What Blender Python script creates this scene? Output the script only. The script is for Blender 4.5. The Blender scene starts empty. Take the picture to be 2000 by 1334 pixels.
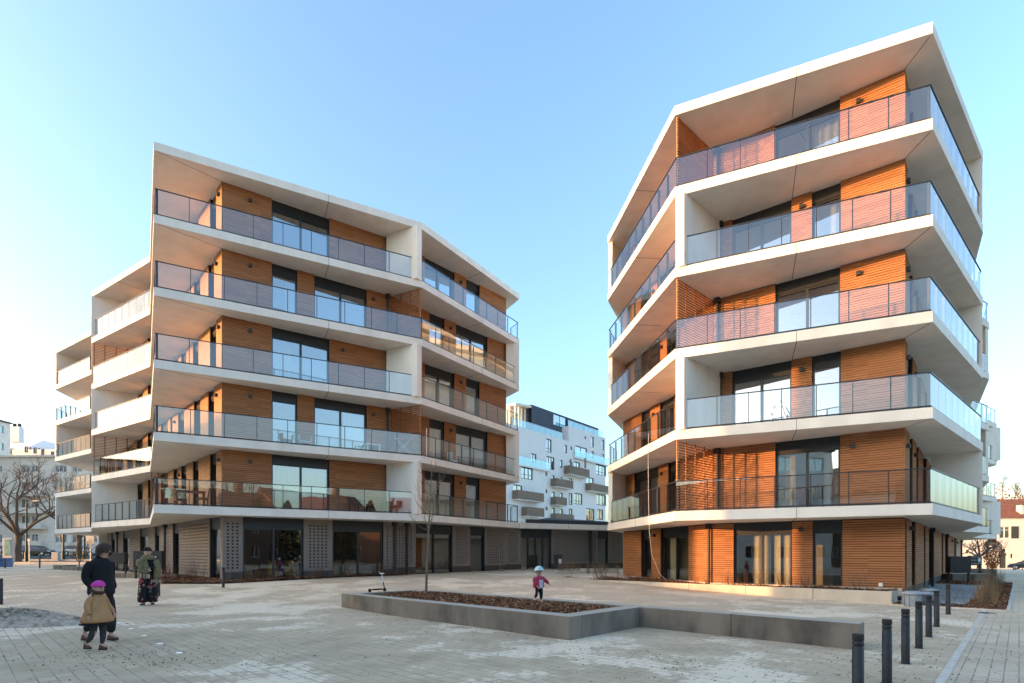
import bpy, bmesh, math, random
from mathutils import Vector, Matrix
random.seed(7)
R = math.radians
SC = bpy.context.scene
COL = SC.collection
F, CX, HY, EYE = 1040.0, 1000.0, 1082.0, 1.6

# ---------------------------------------------------------------- measuring helpers (photograph pixel -> metres)
def gp(x, z):                      # ground plan point on the sight line of column x at depth z
    return Vector(((x - CX) / F * z, z))
def hz(y, h):                      # depth of a point of known height h seen on row y
    return F * (h - EYE) / (HY - y)
def pt(x, y, h):
    return gp(x, hz(y, h))

# ---------------------------------------------------------------- terrain
TX = [-400, -80, -26, -14, 5, 12, 30, 80, 400]
TY = [-60, 0, 14, 18, 22, 26, 36, 50, 80, 120, 400]
TH = [[0, 0, 0, .1, .2, .25, .27, .4, 1.4, 1.45, 1.5],
      [0, 0, 0, .1, .2, .25, .27, .4, 1.4, 1.45, 1.5],
      [0, 0, 0, .1, .25, .28, .3, .4, 1.4, 1.45, 1.5],
      [0, 0, 0, .1, .3, .46, .53, .58, 1.3, 1.4, 1.5],
      [0, 0, 0, .08, .25, .44, .58, .6, .9, 1.2, 1.5],
      [0, 0, 0, 0, .02, .1, .45, .5, .6, .8, 1.2],
      [0, 0, 0, 0, 0, 0, 0, -.1, -.4, -.6, .5],
      [0, 0, 0, 0, 0, 0, -.05, -.15, -.75, -1.0, .3],
      [0, 0, 0, 0, 0, 0, -.05, -.15, -.75, -1.0, .3]]
def _br(a, v):
    if v <= a[0]: return 0, 0.0
    for i in range(len(a) - 1):
        if v <= a[i + 1]: return i, (v - a[i]) / (a[i + 1] - a[i])
    return len(a) - 2, 1.0
def gh(x, y):
    i, u = _br(TX, x); j, v = _br(TY, y)
    return (TH[i][j] * (1 - u) + TH[i + 1][j] * u) * (1 - v) + (TH[i][j + 1] * (1 - u) + TH[i + 1][j + 1] * u) * v

GA = R(43.6)                       # the site grid is turned 43.6 degrees
D1 = Vector((math.sin(GA), math.cos(GA)))      # to the right and back
D2 = Vector((-math.cos(GA), math.sin(GA)))     # to the left and back

# ---------------------------------------------------------------- tagging
def tag(o, label=None, cat=None, group=None, kind=None):
    if label: o['label'] = label
    if cat: o['category'] = cat
    if group: o['group'] = group
    if kind: o['kind'] = kind
    return o
ORG = {}
def empty(name, loc, label=None, cat=None, group=None, rz=0.0):
    o = bpy.data.objects.new(name, None)
    o.empty_display_size = .3
    COL.objects.link(o)
    o.location = loc
    o.rotation_euler = (0, 0, rz)
    ORG[o.name] = Vector(loc)
    tag(o, label, cat, group)
    return o

# ---------------------------------------------------------------- mesh builder
class MB:
    def __init__(s): s.v = []; s.f = []; s.m = []; s.sm = []
    def add(s, vs, fs, m=0, smooth=False):
        b = len(s.v); s.v += [tuple(p) for p in vs]
        for f in fs:
            s.f.append(tuple(b + i for i in f)); s.m.append(m); s.sm.append(smooth)
    def prism(s, poly, z0, z1, m=0, bottom=True, top=True):
        n = len(poly)
        a = sum(poly[i][0] * poly[(i + 1) % n][1] - poly[(i + 1) % n][0] * poly[i][1] for i in range(n))
        if a < 0: poly = list(reversed(poly))
        vs = [(p[0], p[1], z0) for p in poly] + [(p[0], p[1], z1) for p in poly]
        fs = [(i, (i + 1) % n, n + (i + 1) % n, n + i) for i in range(n)]
        if bottom: fs.append(tuple(reversed(range(n))))
        if top: fs.append(tuple(range(n, 2 * n)))
        s.add(vs, fs, m)
    def wall(s, p0, p1, n, a, b, z0, z1, m=0):   # slab along p0-p1 from depth a to depth b along n
        p0, p1, n = Vector(p0[:2]), Vector(p1[:2]), Vector(n[:2])
        q = [p0 + n * a, p1 + n * a, p1 + n * b, p0 + n * b]
        s.prism(q, z0, z1, m)
    def box(s, c, size, rz=0.0, m=0):
        cx, cy, cz = c; sx, sy, sz = [k / 2 for k in size]
        ca, sa = math.cos(rz), math.sin(rz)
        q = [(cx + x * ca - y * sa, cy + x * sa + y * ca) for x, y in ((-sx, -sy), (sx, -sy), (sx, sy), (-sx, sy))]
        s.prism(q, cz - sz, cz + sz, m)
    def bar(s, p0, p1, r0, r1=None, n=6, m=0, caps=True, smooth=True):
        p0, p1 = Vector(p0), Vector(p1); r1 = r0 if r1 is None else r1
        d = p1 - p0
        if d.length < 1e-6: return
        d.normalize()
        u = d.cross(Vector((0, 0, 1)) if abs(d.z) < .9 else Vector((1, 0, 0))).normalized(); w = d.cross(u)
        vs = []
        for p, r in ((p0, r0), (p1, r1)):
            for k in range(n):
                a = 2 * math.pi * k / n
                vs.append(p + u * math.cos(a) * r + w * math.sin(a) * r)
        fs = [(k, n + k, n + (k + 1) % n, (k + 1) % n) for k in range(n)]
        s.add(vs, fs, m, smooth)
        if caps:
            s.add(vs[:n], [tuple(range(n))], m); s.add(vs[n:], [tuple(reversed(range(n)))], m)
    def sq(s, p0, p1, w, m=0):                    # square section bar
        s.bar(p0, p1, w * .7071, n=4, m=m, smooth=False)
    def lathe(s, c, prof, n=16, m=0, smooth=True):
        vs = []
        for r, z in prof:
            for k in range(n):
                a = 2 * math.pi * k / n
                vs.append((c[0] + r * math.cos(a), c[1] + r * math.sin(a), c[2] + z))
        fs = []
        for i in range(len(prof) - 1):
            for k in range(n):
                fs.append((i * n + k, i * n + (k + 1) % n, (i + 1) * n + (k + 1) % n, (i + 1) * n + k))
        s.add(vs, fs, m, smooth)
        s.add(vs[-n:], [tuple(range(n))], m); s.add(vs[:n], [tuple(reversed(range(n)))], m)
    def ell(s, c, r, m=0, nu=12, nv=8, rot=None):
        c = Vector(c); vs = []
        for j in range(nv + 1):
            t = math.pi * j / nv
            for k in range(nu):
                a = 2 * math.pi * k / nu
                p = Vector((r[0] * math.sin(t) * math.cos(a), r[1] * math.sin(t) * math.sin(a), r[2] * math.cos(t)))
                if rot is not None: p = rot @ p
                vs.append(c + p)
        fs = [(j * nu + k, (j + 1) * nu + k, (j + 1) * nu + (k + 1) % nu, j * nu + (k + 1) % nu) for j in range(nv) for k in range(nu)]
        s.add(vs, fs, m, True)
    def build(s, name, mats, parent=None, bevel=0.0):
        org = ORG[parent.name] if parent is not None else Vector((0, 0, 0))
        me = bpy.data.meshes.new(name)
        me.from_pydata([(x - org.x, y - org.y, z - org.z) for x, y, z in s.v], [], s.f)
        if not isinstance(mats, (list, tuple)): mats = [mats]
        for k in mats: me.materials.append(k)
        me.polygons.foreach_set('material_index', s.m)
        me.polygons.foreach_set('use_smooth', s.sm)
        me.update()
        o = bpy.data.objects.new(name, me); COL.objects.link(o)
        if parent is not None: o.parent = parent
        ORG[o.name] = org.copy()
        if bevel:
            b = o.modifiers.new('bevel', 'BEVEL'); b.width = bevel; b.segments = 2; b.limit_method = 'ANGLE'; b.angle_limit = R(40)
        return o
def rootat(o, loc):                               # move a one-mesh thing's origin to its base
    l = Vector(loc); o.data.transform(Matrix.Translation(-l)); o.location = l
    ORG[o.name] = l
    return o
def copy_tree(o, parent=None):
    c = o.copy(); COL.objects.link(c)
    if parent is not None: c.parent = parent
    for ch in list(o.children): copy_tree(ch, c)
    return c

# ---------------------------------------------------------------- materials
M = {}
class NT:
    def __init__(s, name):
        s.mat = bpy.data.materials.new(name); s.mat.use_nodes = True
        s.t = s.mat.node_tree; s.t.nodes.clear()
        s.out = s.t.nodes.new('ShaderNodeOutputMaterial'); M[name] = s.mat
    def n(s, typ, ins=None, **props):
        nd = s.t.nodes.new(typ)
        for k, v in props.items(): setattr(nd, k, v)
        for k, v in (ins or {}).items():
            if hasattr(v, 'is_output'): s.t.links.new(v, nd.inputs[k])
            else: nd.inputs[k].default_value = v
        return nd
    def link(s, a, b): s.t.links.new(a, b)
    def math(s, op, a, b=0.0, clamp=False):
        return s.n('ShaderNodeMath', {0: a, 1: b}, operation=op, use_clamp=clamp).outputs[0]
    def mix(s, fac, a, b, blend='MIX'):
        nd = s.n('ShaderNodeMix', data_type='RGBA', blend_type=blend)
        for i, v in ((0, fac), (6, a), (7, b)):
            if hasattr(v, 'is_output'): s.t.links.new(v, nd.inputs[i])
            else: nd.inputs[i].default_value = v
        return nd.outputs[2]
    def ramp(s, fac, stops):
        nd = s.n('ShaderNodeValToRGB', {0: fac}); e = nd.color_ramp.elements
        while len(e) > 1: e.remove(e[-1])
        e[0].position, e[0].color = stops[0]
        for p, c in stops[1:]:
            k = e.new(p); k.color = c
        return nd.outputs[0]
    def obj(s, scale=(1, 1, 1), rot=(0, 0, 0), world=False):
        if world: src = s.n('ShaderNodeNewGeometry').outputs['Position']
        else: src = s.n('ShaderNodeTexCoord').outputs['Object']
        return s.n('ShaderNodeMapping', {0: src, 'Scale': scale, 'Rotation': rot}).outputs[0]
    def noise(s, vec, scale, detail=4, rough=.55):
        return s.n('ShaderNodeTexNoise', {'Vector': vec, 'Scale': scale, 'Detail': detail, 'Roughness': rough}).outputs[0]
    def bsdf(s, color, rough=.7, spec=.3, metal=0.0, bump=None, bstr=.3, bdist=.02, emis=None, estr=0.0):
        b = s.n('ShaderNodeBsdfPrincipled', {'Base Color': color, 'Roughness': rough, 'Specular IOR Level': spec, 'Metallic': metal})
        if bump is not None:
            s.link(s.n('ShaderNodeBump', {'Height': bump, 'Strength': bstr, 'Distance': bdist}).outputs[0], b.inputs['Normal'])
        if emis is not None:
            b.inputs['Emission Color'].default_value = emis; b.inputs['Emission Strength'].default_value = estr
        s.link(b.outputs[0], s.out.inputs[0]); return b
def c4(r, g=None, b=None):
    if g is None: g = b = r
    return (r, g, b, 1)
def flat(name, col, rough=.6, spec=.3, metal=0.0, var=.12, scale=6.0, bump=0.0):
    t = NT(name)
    n = t.noise(t.obj(), scale, 5)
    a = c4(*[k * (1 - var) for k in col]); b = c4(*[min(1, k * (1 + var)) for k in col])
    t.bsdf(t.ramp(n, [(.3, a), (.7, b)]), rough, spec, metal, bump=n if bump else None, bstr=bump)
    return t.mat

def streaky(name, col, dark, rough=.75, amt=.5, scale=1.0, bump=.15, blot=0.5, lit_top=None):
    t = NT(name)
    n1 = t.noise(t.obj((1, 1, .3)), 2.1 * scale, 4, .55)      # vertical weather streaks
    n2 = t.noise(t.obj(), 1.1 * scale, 6, .6)
    n3 = t.noise(t.obj(), 30 * scale, 3, .6)
    f = t.math('ADD', t.math('MULTIPLY', t.ramp(n1, [(.42, c4(0)), (.72, c4(1))]), amt), t.math('MULTIPLY', t.ramp(n2, [(.45, c4(0)), (.7, c4(1))]), amt * blot), clamp=True)
    c = t.mix(f, c4(*col), c4(*dark))
    c = t.mix(t.math('MULTIPLY', n3, .18), c, c4(*[k * .7 for k in col]))
    if lit_top:                                                  # upward faces painted paler: brighter skylight put into the colour
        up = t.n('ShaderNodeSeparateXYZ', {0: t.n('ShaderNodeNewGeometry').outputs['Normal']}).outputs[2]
        c = t.mix(t.math('MULTIPLY', t.ramp(up, [(.6, c4(0)), (.9, c4(1))]), .8), c, c4(*lit_top))
    t.bsdf(c, rough, .25, bump=n3, bstr=bump, bdist=.01)
    return t.mat

streaky('precast_concrete', (.86, .79, .695), (.66, .60, .52), amt=.5, scale=.7)
streaky('planter_concrete', (.27, .222, .170), (.078, .065, .05), amt=.85, scale=.75, blot=.6, lit_top=(.50, .425, .33))
streaky('pale_concrete', (.66, .565, .44), (.38, .32, .245), amt=.55, scale=.9)
flat('joint_dark', (.16, .14, .12), .9)
flat('roof_dark', (.05, .05, .055), .8)
flat('black_metal', (.022, .024, .028), .42, .5, var=.25)
flat('frame_metal', (.016, .018, .022), .38, .5, var=.2)
flat('bollard_paint', (.030, .029, .028), .5, .35, var=.3, scale=9)
flat('galvanised', (.45, .46, .47), .4, .5, .6)
flat('interior_plaster', (.42, .40, .36), .9)
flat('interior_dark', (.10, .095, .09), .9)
flat('curtain', (.75, .68, .55), .9, var=.06)
flat('plinth', (.085, .076, .066), .85, scale=14)
flat('brick_back', (.045, .038, .032), .95)
flat('slat_backing', (.045, .022, .012), .9)
flat('plastic_grey', (.34, .36, .38), .5, .4)
flat('white_paint', (.8, .8, .78), .5)

def wood(name, a, b, dark):
    t = NT(name)
    v = t.obj((1.2, 1.2, 11.76))                        # each batten is one 85 mm course
    cell = t.n('ShaderNodeTexWhiteNoise', {'Vector': t.n('ShaderNodeVectorMath', {0: v}, operation='FLOOR').outputs[0]}).outputs[0]
    grain = t.noise(t.obj((2.5, 2.5, 60)), 3.0, 6, .65)
    c = t.mix(grain, c4(*a), c4(*b))
    c = t.mix(t.math('MULTIPLY', cell, .55), c, c4(*dark))
    kn = t.n('ShaderNodeTexVoronoi', {'Vector': t.obj((4, 4, 11.76)), 'Scale': .9}).outputs[0]
    c = t.mix(t.ramp(kn, [(.03, c4(.75)), (.11, c4(0))]), c, c4(.07, .024, .01))
    blotch = t.noise(t.obj((.7, .7, .5)), 1.5, 4)
    c = t.mix(t.math('MULTIPLY', t.ramp(blotch, [(.4, c4(0)), (.75, c4(1))]), .35), c, c4(*[k * .62 for k in a]))
    t.bsdf(c, .62, .25, bump=grain, bstr=.2, bdist=.004)
wood('larch', (.52, .24, .105), (.39, .162, .066), (.25, .095, .037))
wood('larch_pale', (.50, .29, .15), (.42, .22, .11), (.36, .2, .1))
wood('grey_wood', (.33, .25, .18), (.22, .165, .12), (.15, .115, .09))

def glass(name, f0, tint, power=5.0, gcol=(1, 1, 1)):
    t = NT(name)
    fc = t.n('ShaderNodeLayerWeight', {'Blend': .5}).outputs['Facing']
    fac = t.math('ADD', t.math('MULTIPLY', t.math('POWER', fc, power), 1 - f0), f0, clamp=True)
    wob = t.noise(t.obj((.5, .5, .5)), 1.6, 1)
    bmp = t.n('ShaderNodeBump', {'Height': wob, 'Strength': .05, 'Distance': .05}).outputs[0]
    gl = t.n('ShaderNodeBsdfGlossy', {'Color': c4(*gcol), 'Roughness': .004, 'Normal': bmp})
    tr = t.n('ShaderNodeBsdfTransparent', {'Color': c4(*tint)})
    mx = t.n('ShaderNodeMixShader', {0: fac, 1: tr.outputs[0], 2: gl.outputs[0]})
    t.link(mx.outputs[0], t.out.inputs[0])
glass('rail_glass', .16, (.88, .925, .94), 6.5)
glass('window_glass', .36, (.52, .55, .54), 3.5, (.95, .97, 1.0))
glass('shop_glass', .17, (.62, .64, .60), 4.0)
glass('cyan_glass', .25, (.45, .75, .80), 4.0, (.8, .95, 1))

def brickmat():
    t = NT('grey_brick')
    n = t.noise(t.obj(), 7, 5); n2 = t.noise(t.obj((1, 1, 6.5)), 4.5, 3)
    c = t.ramp(n2, [(.3, c4(.19, .16, .138)), (.5, c4(.26, .22, .188)), (.72, c4(.32, .275, .235))])
    c = t.mix(t.math('MULTIPLY', n, .4), c, c4(.16, .145, .14))
    t.bsdf(c, .85, .2, bump=n, bstr=.25)
brickmat()
# ---------------------------------------------------------------- building kit
def V2(p): return Vector((p[0], p[1]))
WRND = random.Random(31)
class Wall:
    """a straight facade in plan, outward normal on the viewer's side"""
    def __init__(s, p0, p1, out):
        s.p0, s.p1 = V2(p0), V2(p1); d = s.p1 - s.p0; s.L = d.length; s.d = d / s.L
        n = Vector((-s.d.y, s.d.x)); s.n = n if n.dot(V2(out)) > 0 else -n
    def at(s, t): return s.p0 + s.d * t
    def cut(s, x):                       # where the sight line of photo column x meets the facade
        k = (x - CX) / F                 # X = k*z
        den = s.d.x - k * s.d.y
        return (k * s.p0.y - s.p0.x) / den

def slats(w, t0, t1, z0, z1, parent, mat='larch', pitch=.085, wrap0=0.0, wrap1=0.0):
    m = MB(); a, b = w.at(t0 - wrap0 * .0), w.at(t1)
    m.wall(a, b, w.n, -.26, -.005, z0, z1, 1)
    n = int((z1 - z0) / pitch)
    a2, b2 = w.at(t0 - wrap0), w.at(t1 + wrap1)
    for i in range(n + 1):
        k0 = math.floor(z0 / pitch) * pitch + i * pitch; k1 = k0 + pitch * .77
        k0 = max(k0, z0); k1 = min(k1, z1)
        if k1 - k0 < .015: continue
        m.wall(a2, b2, w.n, -.005, .03, k0, k1, 0)
    return m.build('wood_cladding', [M[mat], M['slat_backing']], parent)

def window(w, t0, t1, z0, z1, parent, leaves=2, blind=.42, curt=None, gl='window_glass', rec=.15, splits=None, sill=.08):
    if curt is None: curt = WRND.choice([0, 0, 0, 1, 4, 5]) if gl == 'window_glass' else 0
    fr = MB(); a, b = w.at(t0), w.at(t1); W = t1 - t0
    fw = .065
    zt = z1 - blind
    if blind > 0: fr.wall(a, b, w.n, -rec - .06, -rec + .07, zt, z1)
    fr.wall(a, b, w.n, -rec - .06, -rec + .05, z0, z0 + sill)
    fr.wall(a, w.at(t0 + fw), w.n, -rec - .06, -rec + .05, z0 + sill, zt)
    fr.wall(w.at(t1 - fw), b, w.n, -rec - .06, -rec + .05, z0 + sill, zt)
    fr.wall(w.at(t0 + fw), w.at(t1 - fw), w.n, -rec - .06, -rec + .04, zt - fw, zt)
    ks = splits if splits is not None else [i / leaves for i in range(1, leaves)]
    for k in ks:
        c = t0 + W * k
        fr.wall(w.at(c - .045), w.at(c + .045), w.n, -rec - .06, -rec + .055, z0 + sill, zt - fw)
    o = fr.build('window', M['frame_metal'], parent)
    g = MB(); edges = [t0 + fw] + [t0 + W * k for k in ks] + [t1 - fw]
    for i in range(len(edges) - 1):
        e0 = edges[i] + (.045 if i else 0); e1 = edges[i + 1] - (.045 if i < len(edges) - 2 else 0)
        p, q = w.at(e0) - w.n * (rec + .01 + .012 * (i % 2)), w.at(e1) - w.n * (rec + .01 + .012 * (i % 2))
        g.add([(p.x, p.y, z0 + sill), (q.x, q.y, z0 + sill), (q.x, q.y, zt - fw), (p.x, p.y, zt - fw)], [(0, 1, 2, 3)])
    g.build('pane', M[gl], o)
    if curt:
        spans = {1: [(.0, .28), (.76, 1.)], 2: [(.02, .98)], 3: [(.3, .62), (.68, .8), (.85, 1.)], 4: [(0, .35)], 5: [(.6, 1.)]}[curt]
        c = MB()
        for s0, s1 in spans:
            n = max(4, int((s1 - s0) * W / .05)); row = []
            for i in range(n + 1):
                t = t0 + fw + (W - 2 * fw) * (s0 + (s1 - s0) * i / n)
                d = rec + .28 + .05 * math.sin(i * 1.15) + .02 * math.sin(i * 2.7)
                row.append(w.at(t) - w.n * d)
            vs = [(p.x, p.y, z0 + .1) for p in row] + [(p.x, p.y, z1 - .2) for p in row]
            c.add(vs, [(i, i + 1, n + 2 + i, n + 1 + i) for i in range(n)], 0, True)
        c.build('curtain', M['curtain'], o)
    return o

def brickwall(w, t0, t1, z0, z1, parent, hp=.19, vp=.155, margin=.2, pl=.42):
    m = MB(); W = t1 - t0
    m.wall(w.at(t0), w.at(t1), w.n, -.26, -.05, z0, z1, 1)
    m.wall(w.at(t0), w.at(t1), w.n, -.05, .02, z0, z0 + pl, 2)
    nh = int((W - 2 * margin + .02) / hp); mg = (W - nh * hp) / 2
    zb = z0 + pl; rows = int((z1 - zb - .25) / vp); hh = .075; hw = .088
    m.wall(w.at(t0), w.at(t1), w.n, -.05, 0, zb, zb + .15, 0)
    z = zb + .15
    if nh < 1: m.wall(w.at(t0), w.at(t1), w.n, -.05, 0, z, z1, 0)
    else:
        for r in range(rows):
            e = [t0]
            for k in range(nh):
                c = t0 + mg + hp * (k + .5); e += [c - hw / 2, c + hw / 2]
            e.append(t1)
            for k in range(0, len(e), 2): m.wall(w.at(e[k]), w.at(e[k + 1]), w.n, -.05, 0, z, z + hh, 0)
            zn = z + vp if r < rows - 1 else z1
            m.wall(w.at(t0), w.at(t1), w.n, -.05, 0, z + hh, zn, 0); z = zn
    return m.build('perforated_brick_wall', [M['grey_brick'], M['brick_back'], M['plinth']], parent)

def rail(p0, p1, z, parent, n=8, inside=None, e0=0.0, e1=0.0, deep=.07, gl='rail_glass', H=1.12):
    """glass balustrade on a slab edge"""
    w = Wall(p0, p1, (0, 0)); nn = Vector((-w.d.y, w.d.x))
    if nn.dot(V2(inside) - w.p0) < 0: nn = -nn
    w.n = nn                                               # towards the flat
    t0, t1 = e0 + .03, w.L - e1 - .03
    m = MB(); ins = .07
    m.wall(w.at(t0), w.at(t1), nn, ins - .022, ins + .022, z + H - .03, z + H)
    m.wall(w.at(t0), w.at(t1), nn, ins - .018, ins + .03, z + .03, z + .075)
    step = (t1 - t0) / n
    for i in range(n + 1):
        c = min(max(t0 + i * step, t0 + .02), t1 - .02)
        m.wall(w.at(c - .012), w.at(c + .012), nn, ins + .012, ins + deep + .012, z - .02, z + H - .03)
    o = m.build('balustrade', M['black_metal'], parent)
    g = MB()
    for i in range(n):
        a, b = w.at(t0 + i * step + .012) + nn * ins, w.at(t0 + (i + 1) * step - .012) + nn * ins
        g.add([(a.x, a.y, z + .05), (b.x, b.y, z + .05), (b.x, b.y, z + H - .015), (a.x, a.y, z + H - .015)], [(0, 1, 2, 3)])
    g.build('glass', M[gl], o)
    return o

def fin(p0, p1, z0, z1, parent, thick, side, inset=.03):
    p0, p1 = V2(p0), V2(p1); d = (p1 - p0).normalized(); n = Vector((-d.y, d.x))
    if n.dot(V2(side)) < 0: n = -n
    m = MB(); m.wall(p0 + d * inset, p1, n, .02, thick, z0, z1)
    return m.build('partition_wall', M['precast_concrete'], parent)

def screen(p0, p1, z0, z1, parent, side, mat='larch', inset=.1):
    """louvred timber screen: posts with tilted slats between them"""
    p0, p1 = V2(p0), V2(p1); d = (p1 - p0); L = d.length - inset; d.normalize(); n = Vector((-d.y, d.x))
    if n.dot(V2(side)) < 0: n = -n
    q = p0 + d * inset; m = MB()
    k = max(2, round(L / .62))
    for i in range(k + 1):
        c = min(max(L * i / k, .03), L - .03); m.wall(q + d * (c - .025), q + d * (c + .025), n, -.01, .028, z0, z1)
    z = z0 + .06
    while z < z1 - .05:
        a, b = q + n * .03, q + d * L + n * .03; a2, b2 = q + n * .11, q + d * L + n * .11
        a2, b2 = a + n * .052, b + n * .052
        vs = [(a.x, a.y, z), (b.x, b.y, z), (b2.x, b2.y, z + .006), (a2.x, a2.y, z + .006),
              (a.x, a.y, z + .022), (b.x, b.y, z + .022), (b2.x, b2.y, z + .028), (a2.x, a2.y, z + .028)]
        m.add(vs, [(3, 2, 1, 0), (4, 5, 6, 7), (0, 1, 5, 4), (1, 2, 6, 5), (2, 3, 7, 6), (3, 0, 4, 7)])
        z += .10
    return m.build('slat_screen', M[mat], parent)

def slab(poly, top, parent, joints=(), diag=(), name='floor_slab', th=.35):
    m = MB(); m.prism(poly, top - th, top)
    for a, b in joints:                        # fascia and soffit joint between two precast units
        a, b = V2(a), V2(b); d = (b - a).normalized(); n = Vector((-d.y, d.x))
        m.prism([a - d * .003 - n * .008, a + d * .02 - n * .008, a + d * .02 + n * .008, a - d * .003 + n * .008], top - th + .004, top - .004, 1)
        m.prism([a - n * .012, b - n * .012, b + n * .012, a + n * .012], top - th - .004, top - th + .03, 1)
    for a, b in diag:
        a, b = V2(a), V2(b); d = (b - a).normalized(); n = Vector((-d.y, d.x)); a = a + d * .12
        m.prism([a - n * .012, b - n * .012, b + n * .012, a + n * .012], top - th - .004, top - th + .03, 1)
    return m.build(name, [M['precast_concrete'], M['joint_dark']], parent)

def pipe(p, n, z0, z1, parent, r=.05, elbow=True):
    p = V2(p) + V2(n) * .11; m = MB()
    m.bar((p.x, p.y, z0), (p.x, p.y, z1 - .02), r, n=10)
    if elbow: m.box((p.x, p.y, z1 - .11), (.2, .2, .2), math.atan2(n[1], n[0]))
    z = z0 + .5
    while z < z1 - .4:
        m.bar((p.x, p.y, z), (p.x, p.y, z + .04), r * 1.25, n=10); z += 1.0
    return m.build('downpipe', M['black_metal'], parent)

def lamp(w, t, z, parent):
    p = w.at(t) + w.n * .09; m = MB()
    m.box((p.x, p.y, z), (.13, .1, .14), math.atan2(w.d.y, w.d.x)); q = w.at(t) + w.n * .04
    m.box((q.x, q.y, z), (.08, .05, .08), math.atan2(w.d.y, w.d.x))
    return m.build('wall_lamp', M['black_metal'], parent)

def facade(w, pieces, z0, z1, parent, px=True, **kw):
    for pc in pieces:
        a, b, k = pc[:3]; opt = dict(pc[3]) if len(pc) > 3 else {}
        if px: a, b = w.cut(a) if not isinstance(a, str) else (0.0 if a == '<' else w.L), w.cut(b) if not isinstance(b, str) else (0.0 if b == '<' else w.L)
        if a > b: a, b = b, a
        if k == 'w':
            lp = opt.pop('lamp', None); slats(w, a, b, z0, z1, parent, **opt)
            if lp is not None: lamp(w, a + (b - a) * lp, z0 + 2.2, parent)
        elif k == 'b': brickwall(w, a, b, z0, z1, parent, **opt)
        else:
            o = dict(kw); o.update(opt); window(w, a, b, z0, z1, parent, leaves=k, **o)

# ---------------------------------------------------------------- the left block of flats
HL = [3.65 + 3 * i for i in range(6)]
A, B, C = gp(300, 22.0), gp(825, 27.4), gp(1014, 34.9)
Dd, E, Fv, G = gp(293, 30.4), gp(179, 34.6), gp(178, 40.6), gp(107, 44.4)
A_, B_, C_ = Vector((-13.0, 23.9)), Vector((-6.4, 28.3)), Vector((-.40, 34.85))
Ldir = Vector((-.713, .70)).normalized()
E_ = A_ + Ldir * 17.1; D_ = A_ + Ldir * 9.6; F_ = A_ + Ldir * 25; G_ = A_ + Ldir * 32.6
LB = empty('apartment_building', (A_.x, A_.y, .4), 'left white balcony apartment block standing over grey perforated brick shopfronts', 'apartment building')
wF, wR, wS = Wall(A_, B_, (0, -1)), Wall(B_, C_, (1, -.5)), Wall(A_, G_, (-1, -1))
outlineL = [A, B, C, (-3.5, 42), (-26, 62), (-40, 52), G, Fv, E, Dd]
def mid(p, q, f): return V2(p) + (V2(q) - V2(p)) * f
jL = [(mid(A, B, .60), mid(A, B, .60) + Vector((-.45, .89)) * 1.4), (mid(B, C, .56), mid(B, C, .56) + Vector((-.83, .55)) * 1.6), (mid(Dd, E, .52), mid(Dd, E, .52) + Vector((.5, .86)) * 1.4)]
for i, h in enumerate(HL):
    slab(outlineL, h, LB, jL, [(A, A_)], 'roof_slab' if i == 5 else 'floor_slab')
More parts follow.
